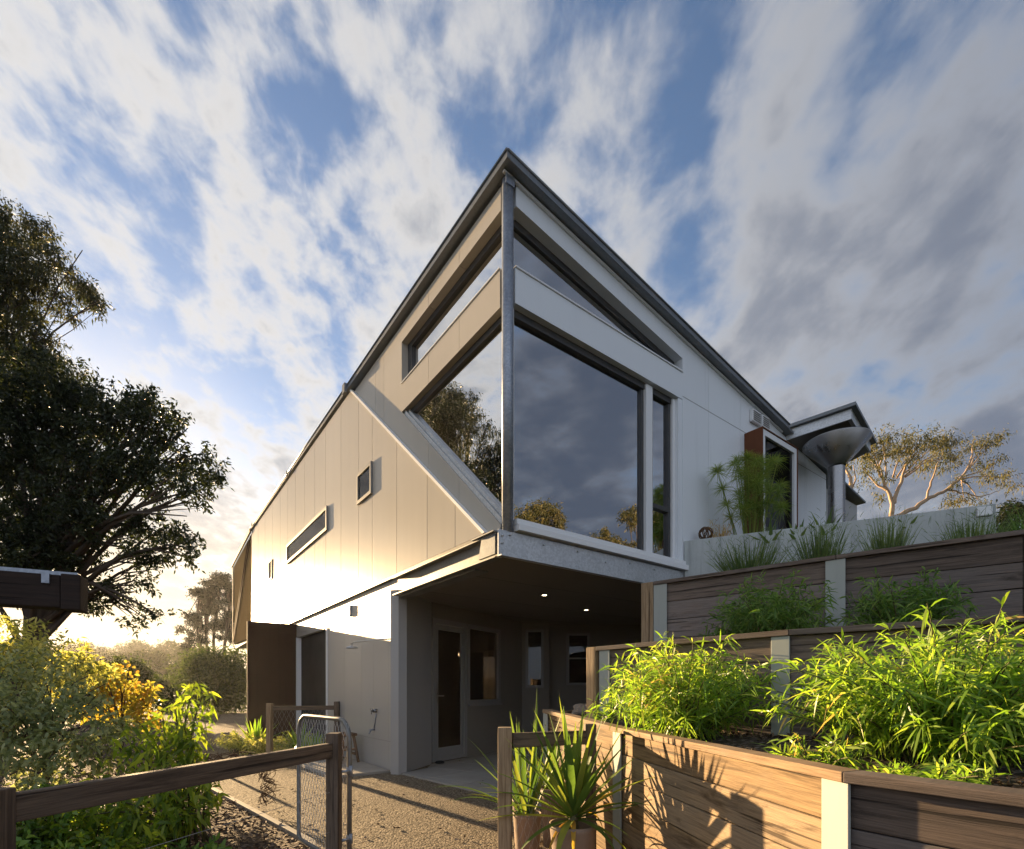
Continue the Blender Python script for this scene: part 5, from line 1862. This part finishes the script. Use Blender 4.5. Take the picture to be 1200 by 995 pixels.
# ---------------------------------------------------------------- the dark trees at the left
cl = px_clumps([(238, 545, 20), (250, 562, 14), (222, 565, 22), (218, 535, 14), (196, 500, 20), (208, 490, 12), (176, 490, 24), (160, 470, 22), (180, 520, 24), (140, 485, 32),
                (150, 545, 38), (178, 570, 22), (120, 520, 40), (95, 480, 40), (70, 450, 40), (60, 500, 50), (30, 470, 50), (40, 550, 55), (90, 565, 46), (10, 520, 60),
                (190, 625, 22), (212, 635, 20), (222, 650, 11), (170, 612, 18), (165, 645, 22), (185, 655, 14), (130, 610, 30), (100, 610, 34), (60, 610, 46), (20, 620, 46),
                (140, 690, 18), (165, 685, 12), (118, 705, 20), (180, 722, 11), (160, 728, 11), (90, 698, 14), (40, 700, 12),
                (60, 655, 30), (20, 660, 34), (-40, 560, 80), (-50, 660, 70), (-60, 470, 70), (105, 650, 18), (228, 590, 9), (196, 555, 18)], 8.6, .55)
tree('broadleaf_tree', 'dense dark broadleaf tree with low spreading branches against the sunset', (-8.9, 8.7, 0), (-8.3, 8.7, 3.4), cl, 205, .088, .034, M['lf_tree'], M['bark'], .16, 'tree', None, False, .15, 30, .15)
cl = px_clumps([(15, 265, 26), (45, 275, 20), (5, 300, 34), (40, 310, 26), (70, 318, 20), (62, 290, 12), (90, 335, 18), (108, 345, 15), (112, 360, 10), (60, 345, 20), (25, 345, 26), (5, 360, 28),
                (75, 365, 13), (35, 380, 18), (10, 400, 34), (40, 415, 26), (60, 400, 12), (20, 440, 36), (-30, 300, 60), (-40, 400, 70), (70, 435, 26), (110, 350, 10), (-10, 248, 20)], 10.2, .6)
tree('gum_tree', 'taller airy gum tree rising above the dark broadleaf tree at the left edge', (-11.2, 10.4, 0), (-10.9, 10.4, 7.7), cl, 240, .09, .027, M['lf_gum'], M['bark'], .10, 'tree', None, False, .35, 26, .16, .4, -.2)

# gum further left, seen mirrored in the raked window
def ball_clumps(c, r, n, rs, flat=.75):
    u = rand_dirs(n) * (rng.uniform(.25, 1, n) ** .5)[:, None] * r
    u[:, 2] *= flat
    return [(np.asarray(c) + q, rs * rng.uniform(.7, 1.25)) for q in u]


def mirror_at(x, y, north, dist):
    """real point met by the reflection of pixel (x, y) in the north or west glass, dist metres beyond it"""
    n, p0 = (-LL, W(0, .115, 0)) if north else (-RR, W(.1, 0, 0))
    cam_ = np.array([0, 0, H]); v = at(x, y, 1.0) - cam_
    hitp = cam_ + v * np.dot(p0 - cam_, n) / np.dot(v, n)
    r = v - 2 * np.dot(v, n) * n
    r = r / np.linalg.norm(r[:2])
    return hitp + r * dist


def mirror_clumps(lst, north, dist, jit):
    out = []
    for x, y, r in lst:
        dd_ = dist + rng.uniform(-jit, jit)
        out.append((mirror_at(x, y, north, dd_), r / F * (dd_ + 7)))
    return out


cl = mirror_clumps([(505, 482, 11), (520, 474, 12), (538, 468, 12), (552, 470, 9), (500, 495, 8), (545, 484, 10), (526, 490, 9), (556, 490, 7), (516, 506, 7), (548, 505, 7), (530, 520, 5), (540, 540, 5),
                    (575, 505, 9), (583, 520, 14), (570, 530, 10), (560, 548, 12), (575, 550, 16), (584, 570, 18), (570, 572, 12), (590, 545, 16), (588, 595, 14), (598, 530, 18), (600, 560, 22), (556, 562, 6)], False, 13.5, .8)
gc = mirror_at(545, 560, False, 13.5); gt_ = gc.copy(); gc[2] = 0
tree('gum_tree', 'tall gum tree mirrored in the raked corner window', gc, gt_, cl, 120, .15, .030, M['lf_tree'], M['bark'], .17, 'tree', None, False, .6, 24, .2, 1.0, -.6)
bgp = 'trees across the garden mirrored in the north window'
for lab, lst, dist in (('broad sunlit golden tree mirrored at the foot of the corner column in the north window', [(612, 606, 9), (625, 602, 12), (640, 598, 11), (650, 606, 11), (632, 612, 12), (656, 616, 8), (614, 616, 10)], 22),
                  ('tallest sunlit golden tree mirrored beside the window mullion', [(735, 603, 8), (747, 602, 8), (757, 608, 8), (742, 612, 7), (755, 618, 6), (770, 606, 9), (785, 610, 9)], 26),
                  ('low sunlit golden tree mirrored along the sill of the north window', [(700, 631, 6), (710, 628, 8), (720, 632, 7), (690, 634, 5), (728, 640, 8), (712, 640, 8), (745, 638, 6)], 25)):
    cl = mirror_clumps(lst, True, dist, .8)
    p = mirror_at(lst[1][0], lst[1][1] + 30, True, dist); tt = p.copy(); p[2] = 2.3
    tree('bushy_tree', lab, p, tt, cl, 110, .2, .06, M['lf_gum_sun'], M['bark'], .12, 'tree', bgp, False, .3, 20, .28)

# pale gum behind the planter
gb_ = at(1042, 640, 15.5); gb_[2] = 2.42
fork = at(1045, 608, 15.5)
root = thing('gum_tree', 'pale trunked gum tree with sunlit golden leaves behind the concrete planter', 'tree', gb_)
mb = MB()
def limb(pts, r0, r1):
    q = np.array([at(x, y, 15.5 + dz) for x, y, dz in pts])
    t = np.linspace(0, len(q) - 1, (len(q) - 1) * 4 + 1); i = np.minimum(t.astype(int), len(q) - 2); f = (t - i)[:, None]
    p = q[i] * (1 - f) + q[i + 1] * f + rng.normal(size=(len(t), 3)) * .012
    mb.tube(p, np.linspace(r0 * .58, r1 * .5, len(p)), 8, False)
mb.tube([gb_, gb_ * .5 + fork * .5 + np.array([.1, 0, 0]), fork], [.19, .15, .12], 10)
limb([(1045, 608, 0), (1046, 590, 0), (1038, 570, .1), (1030, 550, .2)], .13, .05)
limb([(1046, 590, 0), (1056, 565, -.1), (1062, 545, -.2), (1075, 530, -.3)], .10, .03)
limb([(1038, 575, .1), (1022, 562, .3), (1012, 548, .4)], .07, .02)
limb([(1030, 550, .2), (1018, 535, .2), (1008, 528, .2)], .05, .02)
limb([(1030, 550, .2), (1036, 530, .2), (1040, 515, .1)], .05, .02)
limb([(1050, 606, 0), (1072, 595, -.1), (1090, 583, -.2), (1110, 574, -.4), (1126, 560, -.5), (1136, 545, -.5), (1140, 520, -.5)], .13, .03)
limb([(1086, 585, -.2), (1092, 565, -.2), (1098, 545, -.2), (1106, 530, -.2)], .06, .02)
limb([(1110, 574, -.4), (1130, 578, -.5), (1150, 582, -.6), (1172, 575, -.6)], .05, .015)
limb([(1126, 560, -.5), (1150, 552, -.5), (1165, 545, -.5)], .04, .012)
for (x, y, r) in ((1020, 520, 0), (1035, 516, 0), (1062, 518, 0), (1080, 513, 0), (1098, 520, 0), (1110, 524, 0), (1012, 550, 0), (1120, 536, 0)):
    limb([(1040 + (x - 1040) * .25, 560, .1), (1040 + (x - 1040) * .6, 540, 0), (x, y, .1)], .045, .01)
for (x, y) in ((1140, 545), (1156, 520), (1170, 514), (1178, 560), (1150, 590), (1130, 588)):
    limb([(1126, 562, -.4), ((1126 + x) / 2, (562 + y) / 2 - 4, -.4), (x, y, -.5)], .04, .01)
mb.build('trunk', M['palebark'], root)
gl_cl = [(1012, 535, 11), (1020, 520, 12), (1035, 518, 14), (1048, 528, 12), (1030, 540, 12), (1012, 552, 9), (1062, 520, 14), (1080, 515, 15), (1095, 520, 14), (1110, 522, 11), (1120, 535, 9), (1098, 538, 12), (1070, 540, 10), (1085, 548, 7),
         (1140, 525, 11), (1155, 518, 10), (1170, 512, 8), (1143, 545, 8), (1160, 556, 10), (1176, 560, 9), (1165, 540, 8), (1186, 572, 7), (1120, 565, 8), (1130, 587, 9), (1112, 588, 8), (1150, 590, 8), (1036, 560, 8), (1032, 582, 6), (1008, 570, 5), (1005, 513, 6), (1112, 548, 7)]
cl = px_clumps(gl_cl, 15.4, .6)
leaf_obj('crown', [cloud_leaves(cl, 190, .10, .024, .4, False, 24, .22, -.3)], M['lf_gum_sun'], root)
p0 = at(998, 640, 15.0); p0[2] = 2.42
mb = MB()
root = thing('gum_tree', 'thin bare twisted gum trunk right of the steel pipe', 'tree', p0)
q = np.array([p0, at(999, 612, 15), at(994, 598, 15), at(990, 588, 15), at(997, 575, 15), at(997, 560, 15), at(990, 548, 15)])
mb.tube(q, np.linspace(.12, .03, len(q)), 8); mb.tube([at(997, 575, 15), at(1003, 562, 15), at(1000, 545, 15)], [.03, .02, .01], 6)
mb.build('trunk', M['palebark'], root)
leaf_obj('crown', [cloud_leaves(px_clumps([(990, 545, 8), (1000, 540, 7), (985, 560, 5), (1004, 530, 6)], 15, .3), 80, .15, .034, .4, False, 16, .2, -.5)], M['lf_gum_sun'], root)
cl = px_clumps([(1178, 605, 12), (1190, 595, 12), (1205, 600, 18), (1170, 618, 10), (1185, 615, 12)], 9.0, .4)
b = at(1190, 630, 9.0); b[2] = 2.42
tree('leafy_shrub', 'dark leafy shrub behind the right end of the planter', b, b + UP * .8, cl, 330, .09, .03, M['lf_gum'], M['bark'], .04, 'shrub', None, False, .2)

# ---------------------------------------------------------------- distance
def simple_tree(name, label, x, ytop, Y, wpx, mat, group, zbase=0.0, nc=12, L=.5, flat=.8, cat='tree', skirt=.15):
    top = at(x, ytop, Y); base = np.array([top[0], Y, zbase]); h = top[2] - zbase; r = wpx / F * Y / 2
    cl = []
    for _ in range(nc):
        u = rng.uniform(skirt, 1); th = rng.uniform(0, 6.28)
        rr = r * math.sqrt(max(.05, 1 - (2 * u - 1.0) ** 2 * .8)) * rng.uniform(.2, .8)
        cl.append((base + np.array([math.cos(th) * rr, math.sin(th) * rr, h * (.08 + .82 * u)]), r * .42 * rng.uniform(.7, 1.2)))
    root = thing(name, label, cat, base, group)
    mb = MB(); limb_tubes(mb, base, cl[:5], max(.05, h * .02), base + UP * h * .6, 0, 1.0, 5)
    mb.build('trunk', M['bark'], root)
    leaf_obj('crown', [cloud_leaves(cl, 60 / (r * .42) ** 2 / 2.2, L, L * .45, .2, False, 18, r * .22)], mat, root)
    return root


simple_tree('hedge_shrub', 'large rounded green hedge shrub across the road left of the house', 262, 762, 24.0, 92, M['lf_hedge'], None, 0, 46, .16, .8, 'shrub', .05)
simple_tree('hedge_shrub', 'smaller dark hedge shrub beyond the orange autumn shrub', 152, 772, 20.0, 52, M['lf_hedge'], None, 0, 22, .14, .8, 'shrub', .05)
simple_tree('hedge_shrub', 'hazy hedge shrub just left of the rounded green one', 205, 790, 26.0, 45, M['lf_hedge'], None, 0, 22, .16, .8, 'shrub', .05)
simple_tree('hedge_shrub', 'pale backlit hedge shrub behind the gold shrub at the left', 100, 775, 17.0, 70, M['lf_varieg'], None, 0, 24, .13, .8, 'shrub', .05)
dg = 'hazy trees on the far hills'
for x, yt, Y, w in ((20, 748, 95, 60), (58, 756, 120, 46), (84, 752, 140, 40), (106, 752, 130, 34), (126, 750, 150, 42), (148, 746, 145, 36), (172, 744, 140, 40), (196, 748, 125, 38), (214, 752, 105, 34),
                    (234, 758, 95, 30), (160, 764, 80, 40), (190, 766, 76, 44), (222, 768, 72, 40), (128, 768, 85, 44), (95, 766, 90, 44), (-30, 740, 90, 70)):
    simple_tree('distant_tree', 'hazy grey green tree among the far hillside trees left of the house', x, yt, Y, w, M['lf_far'], dg, 0, 14, .6, .8)

pgp = 'tall pines left of the house'
for i, (x, yt, Y, lab) in enumerate(((234, 690, 43, 'leftmost slim pine with a flat layered crown'), (246, 678, 45, 'second pine from the left of the row left of the house'), (256, 669, 47, 'tallest pine in the row left of the house'),
                                     (266, 672, 44, 'broad pine just right of the tallest one'), (277, 668, 46, 'dense pine nearest the tan end wall of the house'), (288, 676, 49, 'pine half hidden behind the tan end wall'))):
    top = at(x, yt, Y); base = np.array([top[0], Y, 0.0]); h = top[2]
    cl = []
    for k in range(13):
        u = 1 - (k / 12) ** 1.2 * .50
        th = rng.uniform(0, 6.28); rr = (.3 + 2.6 * (1 - u)) * rng.uniform(.45, 1)
        cl.append((base + np.array([math.cos(th) * rr, math.sin(th) * rr, h * u * .97]), rng.uniform(.4, .72)))
    root = thing('pine_tree', lab, 'tree', base, pgp)
    mb = MB(); limb_tubes(mb, base, cl, .16, base + UP * h * .93, i, 1.0, 4); mb.build('trunk', M['bark'], root)
    leaf_obj('crown', [cloud_leaves([(c, r) for c, r in cl], 75, .20, .07, 0, False, 20, .30, .0, .35)], M['lf_pine'], root)

# ---------------------------------------------------------------- evening haze
HAZE = 0.0005
if HAZE > 0:
    m, gg, out = new_mat('haze_air')
    v = gg.node('ShaderNodeVolumePrincipled', {'Color': (0.95, 0.93, 0.9, 1), 'Density': HAZE, 'Anisotropy': 0.45})
    gg.l.new(v.outputs[0], out.inputs['Volume'])
    mb = MB(); mb.box((-560, -80, -1.2), (700, 0, 0), (0, 620, 0), (0, 0, 18.5))
    tag(mb.build('haze', m), kind='stuff')
